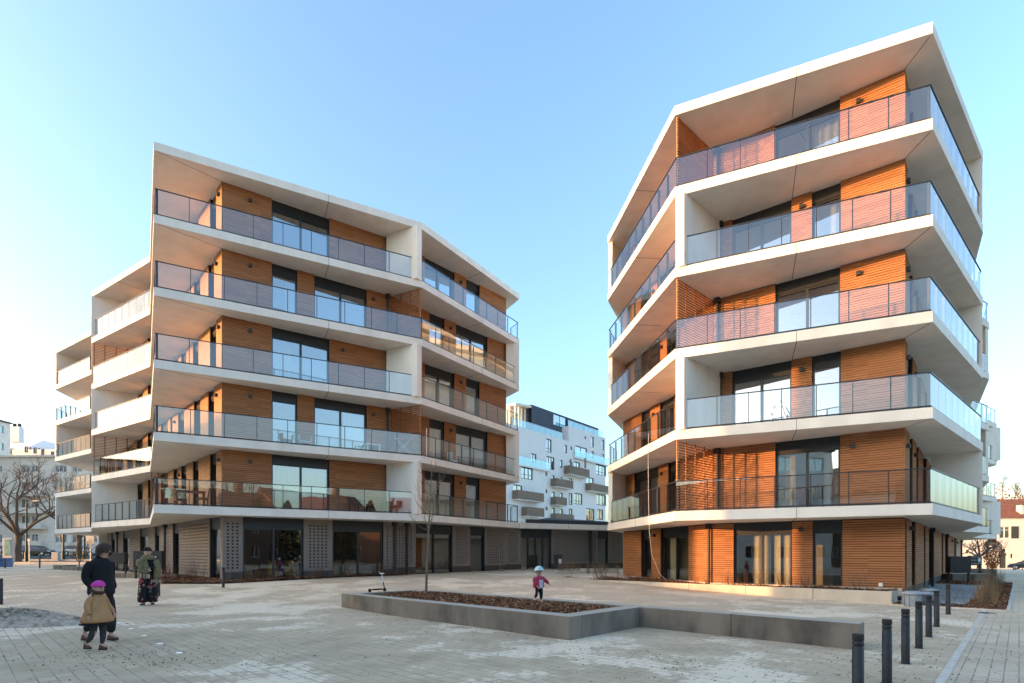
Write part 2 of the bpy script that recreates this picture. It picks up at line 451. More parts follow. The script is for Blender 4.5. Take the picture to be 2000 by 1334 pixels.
for i in range(5):
    z0, z1 = HL[i], HL[i + 1] - .35; odd = (i % 2 == 0)
    if odd:
        facade(wF, [('<', 530.7, 'w', {'lamp': .55, 'wrap0': .03}), (530.7, 643, 2, {'curt': 2 if i == 0 else (4 if i == 2 else 0)}), (643, '>', 'w', {'lamp': .2 if i == 2 else None})], z0, z1, LB)
        facade(wR, [('<', 829, 'w'), (829, 887, 2), (887, 910, 'w', {'lamp': .5}), (910, 936, 1), (936, '>', 'w')], z0, z1, LB)
        lp = [(438.3, 423.5, .4), (411.3, 389, None), (378, 364.8, None), (355, 348.9, .5), (340, 329, None)]
    else:
        facade(wF, [('<', 530.7, 'w', {'lamp': .55, 'wrap0': .03}), (530.7, 580.5, 1), (580.5, 613.7, 'w'), (613.7, 716, 2, {'curt': 5 if i == 1 else 0}), (716, '>', 'w', {'lamp': .25})], z0, z1, LB)
        facade(wR, [('<', 838, 'w'), (838, 867.5, 1), (867.5, 890, 'w', {'lamp': .5}), (890, 951.5, 2), (951.5, '>', 'w')], z0, z1, LB)
        lp = [(438.3, 419.5, .6), (408, 392.5, None), (380, 360.7, None), (349, 338, .5), (334, 329, None)]
    prev = 0.0
    for a, b, l in lp:
        ta, tb = max(0, wS.cut(a)), wS.cut(b)
        if ta - prev > .15: window(wS, prev, ta, z0, z1, LB, leaves=1)
        slats(wS, ta, tb, z0, z1, LB, 'larch_pale')
        if l: lamp(wS, ta + (tb - ta) * l, z0 + 2.2, LB)
        prev = tb
    t = prev
    for k, wd in enumerate([1.6, 1.1, 2.2, 1.4, 1.8, 1.2, 2.0, 1.2, 2.4, 1.4, 2.0, 1.0, 2.0]):
        e = min(t + wd, 32.4)
        if e - t < .3: break
        if k % 2 == 0: window(wS, t, e, z0, z1, LB, leaves=2 if wd > 1.5 else 1)
        else:
            slats(wS, t, e, z0, z1, LB, 'larch_pale')
            if k in (1, 5): lamp(wS, t + .5, z0 + 2.1, LB)
        t = e
    cen = (-15, 40)
    fi = .44 if odd else 0.0
    rail(A, B, z0, LB, 9, cen, e1=fi)
    rail(B, C, z0, LB, 8, cen, e1=0 if odd else .3)
    rail(Dd, A, z0, LB, 8, cen, e0=.1)
    rail(E, Dd, z0, LB, 8, cen, e0=.3 if odd else 0)
    rail(G, Fv, z0, LB, 7, cen, e0=.3 if odd else 0, e1=.4)
    if odd:
        fin(B, B_, z0, z1, LB, .42, (-1, -.5)); fin(E, E_, z0, z1, LB, .28, (1, .3)); fin(G, G_, z0, z1, LB, .28, (1, .3))
        rail(C, mid(C, (-3.5, 42), .12), z0, LB, 1, cen)
    else:
        screen(B, B_, z0, z1, LB, (-1, -.5)); screen(E, E_, z0, z1, LB, (1, .3))
        fin(C, C_, z0, z1, LB, .3, (-.8, -.5)); rail(mid(G, (-40, 52), .2), G, z0, LB, 2, cen)
    if i == 0: screen(mid(Dd, D_, -.02), D_ + Ldir * .4, z0, z1, LB, (1, 0), inset=.05)
    pipe(wF.at(wF.L - .25), wF.n, z0, z1, LB)
# ground floor
zg, zt = .36, HL[0] - .35
sg = {'gl': 'shop_glass', 'blind': .5}
facade(wF, [('<', 474.5, 'b', {'margin': .05}), (475, 592, 2), (593, 649.5, 'b'), (649.7, 748, 2), (749, '>', 'b', {'margin': .05})], zg, zt, LB, **sg)
facade(wR, [('<', 812, 'b'), (812.6, 883, 2), (884, 918.6, 'b'), (919, 946, 1), (947, '>', 'b')], zg + .1, zt, LB, **sg)
g = [(436, 430, 'b'), (430, 409, 1), (409, 350, 'b'), (350, 337, 1), (337, 311, 'b'), (311, 302, 1), (302, 289, 'b'), (289, 273, 1), (273, 252, 'b'), (252, 240, 1), (240, 224, 'b'), (224, 217, 1), (217, 209, 'b')]
for a, b, k in g:
    a, b = max(0, wS.cut(a)), min(wS.L - .1, wS.cut(b))
    if k == 'b': brickwall(wS, a, b, .1, zt, LB, margin=.08)
    else: window(wS, a, b, .1, zt, LB, leaves=1, gl='shop_glass', blind=.5)
pipe(wR.at(.12), wR.n, .45, zt, LB, r=.06); pipe(wR.at(wR.cut(793)), wR.n, .45, zt, LB, r=.06); pipe(wS.at(wS.cut(326)), wS.n, .3, zt, LB, r=.06); pipe(wS.at(wS.cut(232)), wS.n, .3, zt, LB, r=.06)
# inner rooms: a plastered core set back behind the glass
m = MB()
ic = [A_ + Vector((.4, 3.6)), B_ + Vector((-2.2, 3.0)), C_ + Vector((-3.2, 2.2)), (-5, 42), (-26, 58), (-34, 50), G_ + Vector((2.4, 2.2))]
for i in range(6):
    a = .2 if i == 0 else HL[i - 1]; b = HL[i] - .35
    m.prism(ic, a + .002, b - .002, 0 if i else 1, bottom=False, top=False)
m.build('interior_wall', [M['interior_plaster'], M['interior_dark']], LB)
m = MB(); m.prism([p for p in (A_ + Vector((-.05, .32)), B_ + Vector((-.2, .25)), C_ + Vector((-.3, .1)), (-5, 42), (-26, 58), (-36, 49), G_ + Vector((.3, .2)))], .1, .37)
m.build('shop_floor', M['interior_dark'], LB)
for x, hgt, cm in ((533, .75, 'orange'), (556, .75, 'orange2'), (522, .75, 'blue')):
    pass

m = MB()
for p, q in ((C_, (-5, 43)), ((-5, 43), (-26, 59)), ((-26, 59), G_)): m.wall(p, q, (0, 1) if p[0] != C_.x else (-1, -.5), 0, .25, .2, HL[5] - .36)
m.build('rear_wall', M['precast_concrete'], LB)
# ---------------------------------------------------------------- the right block of flats
HB = [3.18 + 3 * i for i in range(6)]
P, Q, Rr, S = gp(1187, 27.8), gp(1318, 19.7), gp(1822, 16.58), gp(1920, 21.95)
T, U, Vv, W_ = Vector((24.7, 29.2)), gp(1932, 31.2), Vector((34.8, 40.2)), gp(1947, 43.4)
P_, Q_, R_ = Vector((6.1, 29.1)), Vector((8.1, 21.5)), Vector((13.15, 17.86))
rdir = Vector((.67, .74)).normalized()
RB = empty('apartment_building', (R_.x, R_.y, .2), 'right white balcony apartment block with orange larch walls down to the ground', 'apartment building')
vF, vP, vS = Wall(Q_, R_, (0, -1)), Wall(P_, Q_, (-1, -.2)), Wall(R_, R_ + rdir * 34, (1, -1))
outlineR = [P, Q, Rr, S, T, U, Vv, W_, (42, 52), (22, 54), (8.2, 35)]
S_ = V2((18.1, 23.0)); U_ = R_ + rdir * 21; W2_ = R_ + rdir * 33.5
jR = [(mid(Q, Rr, .515), mid(Q, Rr, .515) + Vector((.40, .916)) * 1.9), (mid(P, Q, .5), mid(P, Q, .5) + Vector((.99, .1)) * 1.2)]
for i, h in enumerate(HB):
    ol = outlineR if i < 4 else ([P, Q, Rr, S, T, U, Vv, (34, 47), (22, 54), (8.2, 35)] if i == 4 else [P, Q, Rr, S, T, (24, 36), (20, 50), (8.2, 35)])   # the far bays step down
    slab(ol, h, RB, jR, [(Rr, R_)], 'roof_slab' if i == 5 else 'floor_slab')
for i in range(5):
    z0, z1 = HB[i], HB[i + 1] - .35; odd = (i % 2 == 0)
    if odd:
        facade(vP, [('<', 1239.5, 'w'), (1240, 1286.5, 2), (1287, 1306, 'w', {'lamp': .4}), (1306.5, 1330, 1), (1330, '>', 'w')], z0, z1, RB)
        facade(vF, [('<', 1514.5, 'w', {'wrap0': .02}), (1515, 1641, 2, {'curt': {0: 1, 2: 0, 4: 5}[i]}), (1641, '>', 'w', {'lamp': .3 if i else .2, 'wrap1': .03})], z0, z1, RB)
    else:
        facade(vP, [('<', 1254, 'w'), (1255, 1271, 1), (1271, 1290, 'w', {'lamp': .4}), (1291, 1318, 2), (1318, '>', 'w')], z0, z1, RB)
        facade(vF, [('<', 1430.5, 'w', {'wrap0': .02}), (1430.7, 1546, 2, {'curt': 0}), (1546, 1586, 'w', {'lamp': .5}), (1586.5, 1642.5, 1), (1642.5, '>', 'w', {'wrap1': .03})], z0, z1, RB)
    t = 0.0
    for k, wd in enumerate([1.3, 1.0, 1.2, .9, 1.6, 1.8, 1.4, 1.0, 1.8, 2.0, 1.6, 1.2, 2.2, 1.6, 2.0, 1.4, 2.4, 1.6, 2.2] if odd else [.7, 1.6, 1.4, 1.6, 1.6, 1.2, 1.8, 1.6, 2.0, 1.4, 1.8, 1.4, 2.2, 1.6, 2.0, 1.8, 2.0, 1.5, 2]):
        e = min(t + wd, (vS.L, vS.L, vS.L, 29.0, 17.4)[i])
        if e - t < .3: break
        if k % 2: window(vS, t, e, z0, z1, RB, leaves=1)
        else: slats(vS, t, e, z0, z1, RB); 
        if k in (0, 2): lamp(vS, t + .4, z0 + 2.1, RB)
        t = e
    cen = (17, 32)
    rail(P, Q, z0, RB, 9, cen, e0=.28 if odd else 0, deep=.09)
    rail(Q, Rr, z0, RB, 7, cen, e0=0 if odd else .38)
    rail(Rr, S, z0, RB, 8, cen, e1=.28 if odd else 0)
    rail(T, U, z0, RB, 4, cen, e0=.6, e1=0 if odd else .25)
    if i < 4: rail(Vv, W_, z0, RB, 5, cen, e0=.6, e1=.25 if odd else 0)
    else:
        q = vS.at(17.4); slats(Wall(q, q + Vector((-1.2, 16)), (1, .2)), 0, 16, z0, z1, RB); rail(U, Vv, z0, RB, 5, cen)
    if i == 3: q = vS.at(29.0); slats(Wall(q, q + Vector((-2, 12)), (1, .2)), 0, 12, z0, z1, RB)
    if odd:
        screen(Q, Q_, z0, z1, RB, (1, -.3)); fin(P, P_, z0, z1, RB, .25, (.2, -1)); fin(S, S_, z0, z1, RB, .25, (-.5, -1)); (fin(W_, W2_, z0, z1, RB, .3, (-.5, -1)) if i < 4 else None)
    else:
        fin(Q, Q_, z0, z1, RB, .36, (1, -.3)); fin(U, U_, z0, z1, RB, .25, (-.5, -1))
        rail(S, mid(S, T, .2), z0, RB, 2, cen); rail(P, mid(P, (8.2, 35), .2), z0, RB, 2, cen); rail(W_, mid(W_, (42, 52), .2), z0, RB, 2, cen)
    pipe(vF.at(.22 if odd else .32), vF.n, z0, z1, RB)
zg, zt = .3, HB[0] - .35
cg = {'gl': 'shop_glass', 'blind': .42}
facade(vP, [('<', 1253, 'w'), (1254, 1273, 1, {'curt': 5}), (1273, 1291, 'w', {'lamp': .4}), (1292, 1345, 2, {'curt': 1}), (1346, '>', 'w')], zg, zt, RB, **cg)
facade(vF, [('<', 1433, 'w', {'wrap0': .02}), (1433, 1547.5, 2, {'curt': 3}), (1547.5, 1587.5, 'w', {'lamp': .45}), (1587.5, 1645.5, 1), (1645.5, '>', 'w', {'wrap1': .03})], zg, zt, RB, **cg)
pr = 0.0
for a, b in ((1769, 1779), (1786.5, 1803), (1806, 1813), (1821, 1838), (1841, 1845), (1850, 1863), (1866, 1870), (1873, 1876), (1878, 1882)):
    ta, tb = max(0, vS.cut(a)), min(vS.L, vS.cut(b))
    if ta - pr > .15: window(vS, pr, ta, .12, zt, RB, leaves=1, gl='shop_glass', rec=.25)
    slats(vS, ta, tb, .42, zt, RB)
    mm = MB(); mm.wall(vS.at(ta), vS.at(tb), vS.n, -.26, .01, .0, .42); mm.build('plinth', M['plinth'], RB)
    if a in (1769, 1850, 1866): lamp(vS, (ta + tb) / 2, 2.5, RB)
    pr = tb
for t in (vS.cut(1816), vS.cut(1845.5), vS.cut(1875)): pipe(vS.at(t), vS.n, 0, zt, RB, r=.06)
pipe(vF.at(-.12), vF.n, .3, zt, RB); pipe(vF.at(vF.cut(1386)), vF.n, .3, zt, RB)
m = MB()
ic = [P_ + Vector((2.6, -.6)), Q_ + Vector((2.4, 1.9)), R_ + Vector((-.2, 3.6)), R_ + rdir * 33 + Vector((-2.3, 1.8)), (36, 48), (20, 48), (10, 36)]
for i in range(6):
    a = .2 if i == 0 else HB[i - 1]; b = HB[i] - .35
    if i == 4: ic = ic[:3] + [R_ + rdir * 28 + Vector((-2.3, 1.8)), (30, 46), (20, 48), (10, 36)]
    if i == 5: ic = ic[:3] + [R_ + rdir * 16.4 + Vector((-2.3, 1.8)), (20, 44), (10, 36)]
    m.prism(ic, a + .002, b - .002, 0, bottom=False, top=False)
m.build('interior_wall', M['interior_plaster'], RB)
m = MB()
for p, q, hh in ((P_, (9.6, 36), 5), ((9.6, 36), (20, 49), 5), ((20, 49), W2_, 3)): m.wall(p, q, (1, -.3), 0, .25, .2, HB[hh] - .36)
m.build('rear_wall', M['precast_concrete'], RB)
m = MB(); m.box((R_.x - .55, R_.y + .34, .55), (.12, .05, .12), -.62); m.build('outlet_box', M['white_paint'], RB)

# ---------------------------------------------------------------- the low shop between the blocks
wK = Wall((-.42, 35.0), gp(1216, 40.5), (0, -1))
KB = empty('shop_building', (wK.p0.x, wK.p0.y, .5), 'low dark brick shop with a white canopy edge between the two apartment blocks', 'shop building')
K0, K1 = C + Vector((.06, .06)), gp(1216, 38.4)
slab([K0, K1, (14, 47), (1.5, 47), C_ + Vector((.2, .4))], HL[0] - .004, KB, [(mid(K0, K1, .45), mid(K0, K1, .45) + Vector((-.3, 1)))], name='roof_slab')
m = MB(); m.prism([K0 + Vector((.4, 1.2)), K1 + Vector((0, 1.2)), (13, 46), (2, 46)], HL[0], HL[0] + .32)
q0, q1 = K0 + Vector((.9, 2.0)), K1 + Vector((-2.2, 2.2))
m.add([(q0.x, q0.y, HL[0] + .3), (q1.x, q1.y, HL[0] + .3), (9, 44, HL[0] + .55), (3, 44, HL[0] + .95)], [(0, 1, 2, 3)], 0)
m.build('roof_upstand', M['roof_dark'], KB)
facade(wK, [('<', 1017.5, 'b'), (1018, 1076, 4, {'blind': .55}), (1077, 1167.5, 'b'), (1168, 1187, 1), (1188, '>', 'b')], .5, HL[0] - .35, KB, gl='shop_glass', blind=.5)
for x in (1092, 1154):
    p = gp(x, 38.6 if x > 1100 else 37.6); m = MB(); m.bar((p.x, p.y, .5), (p.x, p.y, HL[0] - .35), .1, n=12); m.build('column', M['black_metal'], KB)
m = MB(); m.prism([(.5, 39.5), (9, 43), (13, 47), (1.5, 47)], .52, HL[0] - .36, 0, bottom=False, top=False); m.build('interior_wall', M['interior_plaster'], KB)
# ---------------------------------------------------------------- ground
def pavemat(name, bw, bh, base, sandy=.5, rot=0.0, var=.12, patch=True):
    t = NT(name)
    v = t.obj((1, 1, 1), (0, 0, rot), world=True)
    br = t.n('ShaderNodeTexBrick', {'Vector': v, 'Color1': c4(*[k * (1 - var) for k in base]), 'Color2': c4(*[k * (1 + var) for k in base]), 'Mortar': c4(.17, .15, .125),
             'Scale': 1.0, 'Mortar Size': .008, 'Mortar Smooth': .15, 'Bias': 0.0, 'Brick Width': bw, 'Row Height': bh})
    w = t.obj(world=True)
    big = t.noise(w, .16, 3, .5); med = t.noise(w, .55, 7, .62); fine = t.noise(w, 9, 6, .7); grit = t.noise(w, 45, 3, .7)
    c = t.mix(t.math('MULTIPLY', fine, .35), br.outputs[0], c4(*[k * .72 for k in base]))
    c = t.mix(t.ramp(med, [(.36, c4(.8)), (.58, c4(0))]), c, c4(base[0] * .66, base[1] * .66, base[2] * .65))
    if patch:
        stone = t.math('SUBTRACT', t.n('ShaderNodeSeparateColor', {0: br.outputs[0]}).outputs[0], base[0])
        c = t.mix(t.ramp(t.noise(w, 1.3, 5, .6), [(.42, c4(0)), (.62, c4(.75))]), c, c4(base[0] * .93, base[1] * .93, base[2] * .92))
        s = t.math('ADD', t.math('ADD', med, t.math('MULTIPLY', t.math('SUBTRACT', big, .5), .9)), t.math('ADD', t.math('MULTIPLY', t.math('SUBTRACT', fine, .5), .3), t.math('MULTIPLY', stone, .16)))
        msk = t.ramp(s, [(.535, c4(0)), (.556, c4(.82)), (.66, c4(.97))])
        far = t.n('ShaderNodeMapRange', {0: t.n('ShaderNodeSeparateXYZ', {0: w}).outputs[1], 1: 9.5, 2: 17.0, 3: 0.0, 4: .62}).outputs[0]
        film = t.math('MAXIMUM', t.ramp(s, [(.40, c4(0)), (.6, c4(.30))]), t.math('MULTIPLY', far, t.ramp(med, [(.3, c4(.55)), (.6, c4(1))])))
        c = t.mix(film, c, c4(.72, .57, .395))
        c = t.mix(t.math('MULTIPLY', msk, sandy), c, c4(.86, .70, .505))
        c = t.mix(t.ramp(grit, [(.69, c4(0)), (.74, c4(.5))]), c, c4(.13, .12, .105))
    hgt = t.math('ADD', t.math('MULTIPLY', br.outputs[1], -.6), t.math('MULTIPLY', fine, .5))
    t.bsdf(c, .85, .2, bump=hgt, bstr=.45, bdist=.012)
    return t.mat
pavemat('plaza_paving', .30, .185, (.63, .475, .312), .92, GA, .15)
pavemat('street_paving', .20, .145, (.64, .505, .355), .25, GA - R(90), .1)
pavemat('courtyard_slab', .6, .6, (.36, .36, .35), .2, GA, .04, False)
flat('asphalt', (.075, .075, .078), .9, var=.2, scale=12)
flat('kerb_stone', (.60, .53, .43), .85, var=.15, scale=5)

def frange(pairs):
    out = []
    for a, b, st in pairs:
        x = a
        while x < b - 1e-6: out.append(x); x += st
    out.append(pairs[-1][1]); return out
def gsheet(name, xs, ys, mat, dz=0.0, kind='structure'):
    m = MB(); nx = len(xs)
    vs = [(x, y, gh(x, y) + dz) for y in ys for x in xs]
    fs = [(j * nx + i, j * nx + i + 1, (j + 1) * nx + i + 1, (j + 1) * nx + i) for j in range(len(ys) - 1) for i in range(nx - 1)]
    m.add(vs, fs); o = m.build(name, mat); o['kind'] = kind; return o
def qsheet(name, c, n, mm, mat, dz=.004, kind='structure'):
    c = [V2(p) for p in c]; m = MB(); vs = []
    for j in range(mm + 1):
        for i in range(n + 1):
            u, v = i / n, j / mm
            p = (c[0] * (1 - u) + c[1] * u) * (1 - v) + (c[3] * (1 - u) + c[2] * u) * v
            vs.append((p.x, p.y, gh(p.x, p.y) + dz))
    m.add(vs, [(j * (n + 1) + i, j * (n + 1) + i + 1, (j + 1) * (n + 1) + i + 1, (j + 1) * (n + 1) + i) for j in range(mm) for i in range(n)])
    o = m.build(name, mat)
    if kind: o['kind'] = kind
    return o
gsheet('ground', frange([(-2000, -200, 300), (-200, -60, 10), (-60, 60, 1), (60, 200, 10), (200, 2000, 300)]), frange([(-400, -60, 20), (-60, 0, 10), (0, 60, 1), (60, 200, 5), (200, 2600, 300)]), M['plaza_paving'])
# ---------------------------------------------------------------- plaza, street, planters
sline = V2((7.7, 9.04))                      # a point of the flush line between plaza and street
def grid(o, a, b): return V2(o) + D1 * a + D2 * b
qsheet('street', [grid(sline, -30, 0), grid(sline, -30, -14), grid(sline, 95, -14), grid(sline, 95, 0)], 14, 125, M['street_paving'], .006)
qsheet('kerb_line', [grid(sline, -30, .10), grid(sline, -30, 0.0), grid(sline, 95, 0.0), grid(sline, 95, .10)], 1, 125, M['kerb_stone'], .010)

mulch = NT('bark_mulch')
_v = mulch.obj(world=True); _n = mulch.noise(_v, 38, 5, .7); _n2 = mulch.noise(_v, 3, 4)
_c = mulch.ramp(_n, [(.33, c4(.035, .014, .008)), (.5, c4(.15, .062, .03)), (.62, c4(.25, .115, .06)), (.74, c4(.42, .25, .14))])
mulch.bsdf(mulch.mix(mulch.math('MULTIPLY', _n2, .4), _c, c4(.06, .028, .018)), .9, .15, bump=_n, bstr=1.0, bdist=.04)
chipm = NT('bark_chip')
_w = chipm.n('ShaderNodeTexWhiteNoise', {'Vector': chipm.n('ShaderNodeVectorMath', {0: chipm.obj((16, 16, 16)), }, operation='FLOOR').outputs[0]}).outputs[0]
chipm.bsdf(chipm.ramp(_w, [(.0, c4(.04, .017, .009)), (.45, c4(.17, .07, .034)), (.8, c4(.28, .13, .065)), (.95, c4(.46, .29, .16))]), .9, .15)

def inside(poly, x, y):
    c = False; n = len(poly)
    for i in range(n):
        x0, y0 = poly[i][0], poly[i][1]; x1, y1 = poly[(i + 1) % n][0], poly[(i + 1) % n][1]
        if (y0 > y) != (y1 > y) and x < (x1 - x0) * (y - y0) / (y1 - y0) + x0: c = not c
    return c
def mulchbed(poly, zf, n, name='bark_mulch', size=.05, bumpy=.03, label=None):
    """heaped bark: a bumpy sheet plus loose chips lying on it"""
    m = MB(); xs = [p[0] for p in poly]; ys = [p[1] for p in poly]
    bm_ = bmesh.new(); vs = [bm_.verts.new((p[0], p[1], 0)) for p in poly]; bm_.faces.new(vs)
    bmesh.ops.triangulate(bm_, faces=bm_.faces[:])
    bmesh.ops.subdivide_edges(bm_, edges=bm_.edges[:], cuts=9, use_grid_fill=True)
    bm_.verts.index_update()
    rr = random.Random(5)
    m.add([(v.co.x, v.co.y, zf(v.co.x, v.co.y) + rr.uniform(-bumpy, bumpy)) for v in bm_.verts], [tuple(v.index for v in f.verts) for f in bm_.faces], 0, True)
    bm_.free()
    k = 0; tries = 0
    while k < n and tries < n * 20:
        tries += 1
        x, y = rr.uniform(min(xs), max(xs)), rr.uniform(min(ys), max(ys))
        if not inside(poly, x, y): continue
        k += 1; z = zf(x, y) + rr.uniform(0, .035)
        a = rr.uniform(0, 6.28); L = size * rr.uniform(.5, 1.6); w_ = L * rr.uniform(.25, .5); ti = rr.uniform(-.5, .5); tj = rr.uniform(-.5, .5)
        ux, uy = math.cos(a) * L, math.sin(a) * L; vx, vy = -math.sin(a) * w_, math.cos(a) * w_
        q = [(x + sx * ux / 2 + sy * vx / 2, y + sx * uy / 2 + sy * vy / 2, z + sx * ti * L / 2 + sy * tj * w_ / 2) for sx, sy in ((-1, -1), (1, -1), (1, 1), (-1, 1))]
        t = .012; m.add(q + [(p[0], p[1], p[2] + t) for p in q], [(4, 5, 6, 7), (0, 1, 5, 4), (1, 2, 6, 5), (2, 3, 7, 6), (3, 0, 4, 7)], 1)
    o = m.build(name, [M['bark_mulch'], M['bark_chip']]); o['kind'] = 'stuff'; o['category'] = 'mulch'
    if label: o['label'] = label
    return o

def kerbwall(pts, th, z1, root, name='wall_panel', mat='planter_concrete', side=1, joints=2.4, z0f=None):
    """low concrete wall following pts, in units with open joints"""
    for i in range(len(pts) - 1):
        w = Wall(pts[i], pts[i + 1], (0, 0)); n = Vector((-w.d.y, w.d.x)) * side
        k = max(1, round(w.L / joints)) if joints else 1
        for j in range(k):
            a, b = w.L * j / k + (.005 if j else 0), w.L * (j + 1) / k - .005
            if i > 0 and j == 0: a += 0
            m = MB(); m.wall(w.at(a), w.at(b), n, 0, th, -.25, z1); m.build(name, M[mat], root, bevel=.012)

# the long planter with the seat wall in the foreground
Gp = V2((1.07, 9.85)); Lp = grid(Gp, 0, 8.4); Ip = grid(Gp, 2.52, 0); Kp = grid(Ip, 0, -4.1)
ZT = .44
PL = empty('concrete_planter', (Gp.x, Gp.y, 0), 'long dark concrete planter wall with bark, a thin tree and a seat wall', 'planter')
m_ = .38
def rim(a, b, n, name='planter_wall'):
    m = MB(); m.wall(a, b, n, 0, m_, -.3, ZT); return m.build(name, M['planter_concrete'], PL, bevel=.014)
L1 = grid(Lp, 0, -.45)
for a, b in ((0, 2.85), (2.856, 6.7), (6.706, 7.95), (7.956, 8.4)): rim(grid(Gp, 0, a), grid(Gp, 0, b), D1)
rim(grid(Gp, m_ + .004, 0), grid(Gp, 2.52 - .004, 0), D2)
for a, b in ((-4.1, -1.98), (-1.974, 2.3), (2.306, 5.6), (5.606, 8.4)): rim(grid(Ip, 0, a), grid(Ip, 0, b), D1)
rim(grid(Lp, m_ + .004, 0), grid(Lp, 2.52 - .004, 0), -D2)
bed = [grid(Gp, m_ - .02, m_ - .02), grid(Gp, 2.53, m_ - .02), grid(Gp, 2.53, 8.4 - m_ + .02), grid(Gp, m_ - .02, 8.4 - m_ + .02)]
mulchbed(bed, lambda x, y: .385 + .03 * math.sin(x * 2.1) * math.sin(y * 1.7), 5200, label='dark brown bark mulch filling the long foreground planter')

# grey low wall just behind it
W0 = V2(gp(726, 18.6)); SW = empty('low_wall', (W0.x, W0.y, 0), 'short grey concrete wall end showing behind the left end of the planter', 'wall')
m = MB(); m.wall(W0, grid(W0, 0, -2.6), D1, 0, .35, -.1, .43); m.build('wall_panel', M['pale_concrete'], SW, bevel=.012)

# planter along the right block
Np = V2((12.1, 16.95)); N2 = grid(Np, 0, 13.6)
PR = empty('concrete_planter', (Np.x, Np.y, 0), 'pale concrete planter edge along the foot of the right apartment block', 'planter')
for k in range(6):
    a, b = 13.6 * k / 6 + .006, 13.6 * (k + 1) / 6 - .006
    p, q = grid(Np, 0, a), grid(Np, 0, b); m = MB(); m.wall(p, q, D1, 0, .14, -.1, .40); m.build('planter_wall', M['pale_concrete'], PR, bevel=.01)
m = MB(); m.wall(grid(Np, .145, .008), grid(Np, 1.1, .008), D2, 0, .14, -.1, .40); m.build('planter_wall', M['pale_concrete'], PR, bevel=.01)
rb = [grid(Np, .13, .13), grid(R_, -.28, .13), vF.at(vF.L) + vF.n * .2, vF.at(.2) + vF.n * .35, vP.at(vP.L * .1) + vP.n * .3, grid(N2, .13, -.3)]
mulchbed([grid(Np, .13, .13), vF.at(vF.L - .1) + vF.n * .12, vF.at(.1) + vF.n * .12, vP.at(vP.L * .55) + vP.n * .12, vP.at(0.4) + vP.n * .12, grid(N2, .5, 0), grid(N2, .13, -.2)], lambda x, y: .405 + .025 * math.sin(x * 3), 2600, label='dark bark mulch in the planter along the right block', size=.06)
m = MB(); w = Wall(vF.at(0), vF.at(vF.L), vF.n); m.wall(vF.at(.0), vF.at(vF.L - .05), vF.n, .05, .35, .2, .455); m.wall(vP.at(1.2), vP.at(vP.L), vP.n, .05, .35, .2, .45); m.build('wall_footing', M['pale_concrete'], RB)

# street-side bed at the right corner
Op = grid(Np, -.45, -2.75); BL = 18.6
BR = empty('bed_edging', (Op.x, Op.y, 0), 'thin pale kerb framing the bark bed at the right street corner', 'edging')
for a, b, n in ((grid(Op, 0, 0), grid(Op, 0, 2.75), D1), (grid(Op, .085, 0), grid(Op, BL, 0), D2)):
    m = MB(); m.wall(a, b, n, 0, .08, -.1, .045); m.build('kerb', M['kerb_stone'], BR, bevel=.006)
qsheet('courtyard', [grid(Op, 1.2, 1.0), grid(Op, 14.5, 1.0), grid(Op, 14.5, 3.2), grid(Op, 1.5, 2.6)], 12, 3, M['courtyard_slab'], .03)
mulchbed([grid(Op, .08, .08), grid(Op, BL, .08), grid(Op, BL, 3.0), grid(Op, 14.6, 3.0), grid(Op, 14.6, 1.0), grid(Op, 1.2, 1.0), grid(Op, 1.2, 2.7), grid(Op, .08, 2.7)], lambda x, y: gh(x, y) + .03, 2600, label='dark bark mulch framing the paved court at the right street corner', size=.07)
def hump(c, r, h, n, label, mats, name):
    m = MB(); rr = random.Random(int(c[0] * 31)); vs = [(c[0], c[1], gh(*c) + h)]; K = 20; J = 7
    for j in range(1, J + 1):
        for k in range(K):
            a = 2 * math.pi * k / K; q = j / J
            x, y = c[0] + math.cos(a) * r[0] * q, c[1] + math.sin(a) * r[1] * q
            vs.append((x, y, gh(x, y) - .01 + h * (math.cos(math.pi * q) * .5 + .5) * rr.uniform(.72, 1.25)))
    fs = [(0, 1 + k, 1 + (k + 1) % K) for k in range(K)] + [(1 + (j - 1) * K + k, 1 + j * K + k, 1 + j * K + (k + 1) % K, 1 + (j - 1) * K + (k + 1) % K) for j in range(1, J) for k in range(K)]
    m.add(vs, fs, 0, True)
    for _ in range(n):
        q = abs(rr.gauss(0, .45)); a = rr.uniform(0, 6.28); x, y = c[0] + math.cos(a) * r[0] * q, c[1] + math.sin(a) * r[1] * q
        z = gh(x, y) + h * max(0, math.cos(math.pi * min(1, q)) * .5 + .5) * .98; s_ = rr.uniform(.015, .05)
        m.box((x, y, z), (s_ * 1.5, s_, s_ * .8), a, 1)
    o = m.build(name, mats); o['kind'] = 'stuff'; o['label'] = label; o['category'] = 'heap'; return o
hump((12.9, 16.9), (.75, .5), .3, 160, 'small heap of dark bark against the planter end', [M['bark_mulch'], M['bark_chip']], 'bark_heap')
t = NT('wet_sand'); _n = t.noise(t.obj(world=True), 7, 8, .7)
t.bsdf(t.ramp(_n, [(.35, c4(.24, .18, .13)), (.5, c4(.50, .40, .30)), (.7, c4(.66, .55, .43))]), .95, .1, bump=_n, bstr=1.0, bdist=.06)
hump(gp(30, 12.3), (2.3, .95), .34, 260, 'low heap of clumpy brown sand on the paving at the left edge', [M['wet_sand'], M['wet_sand']], 'sand_heap')

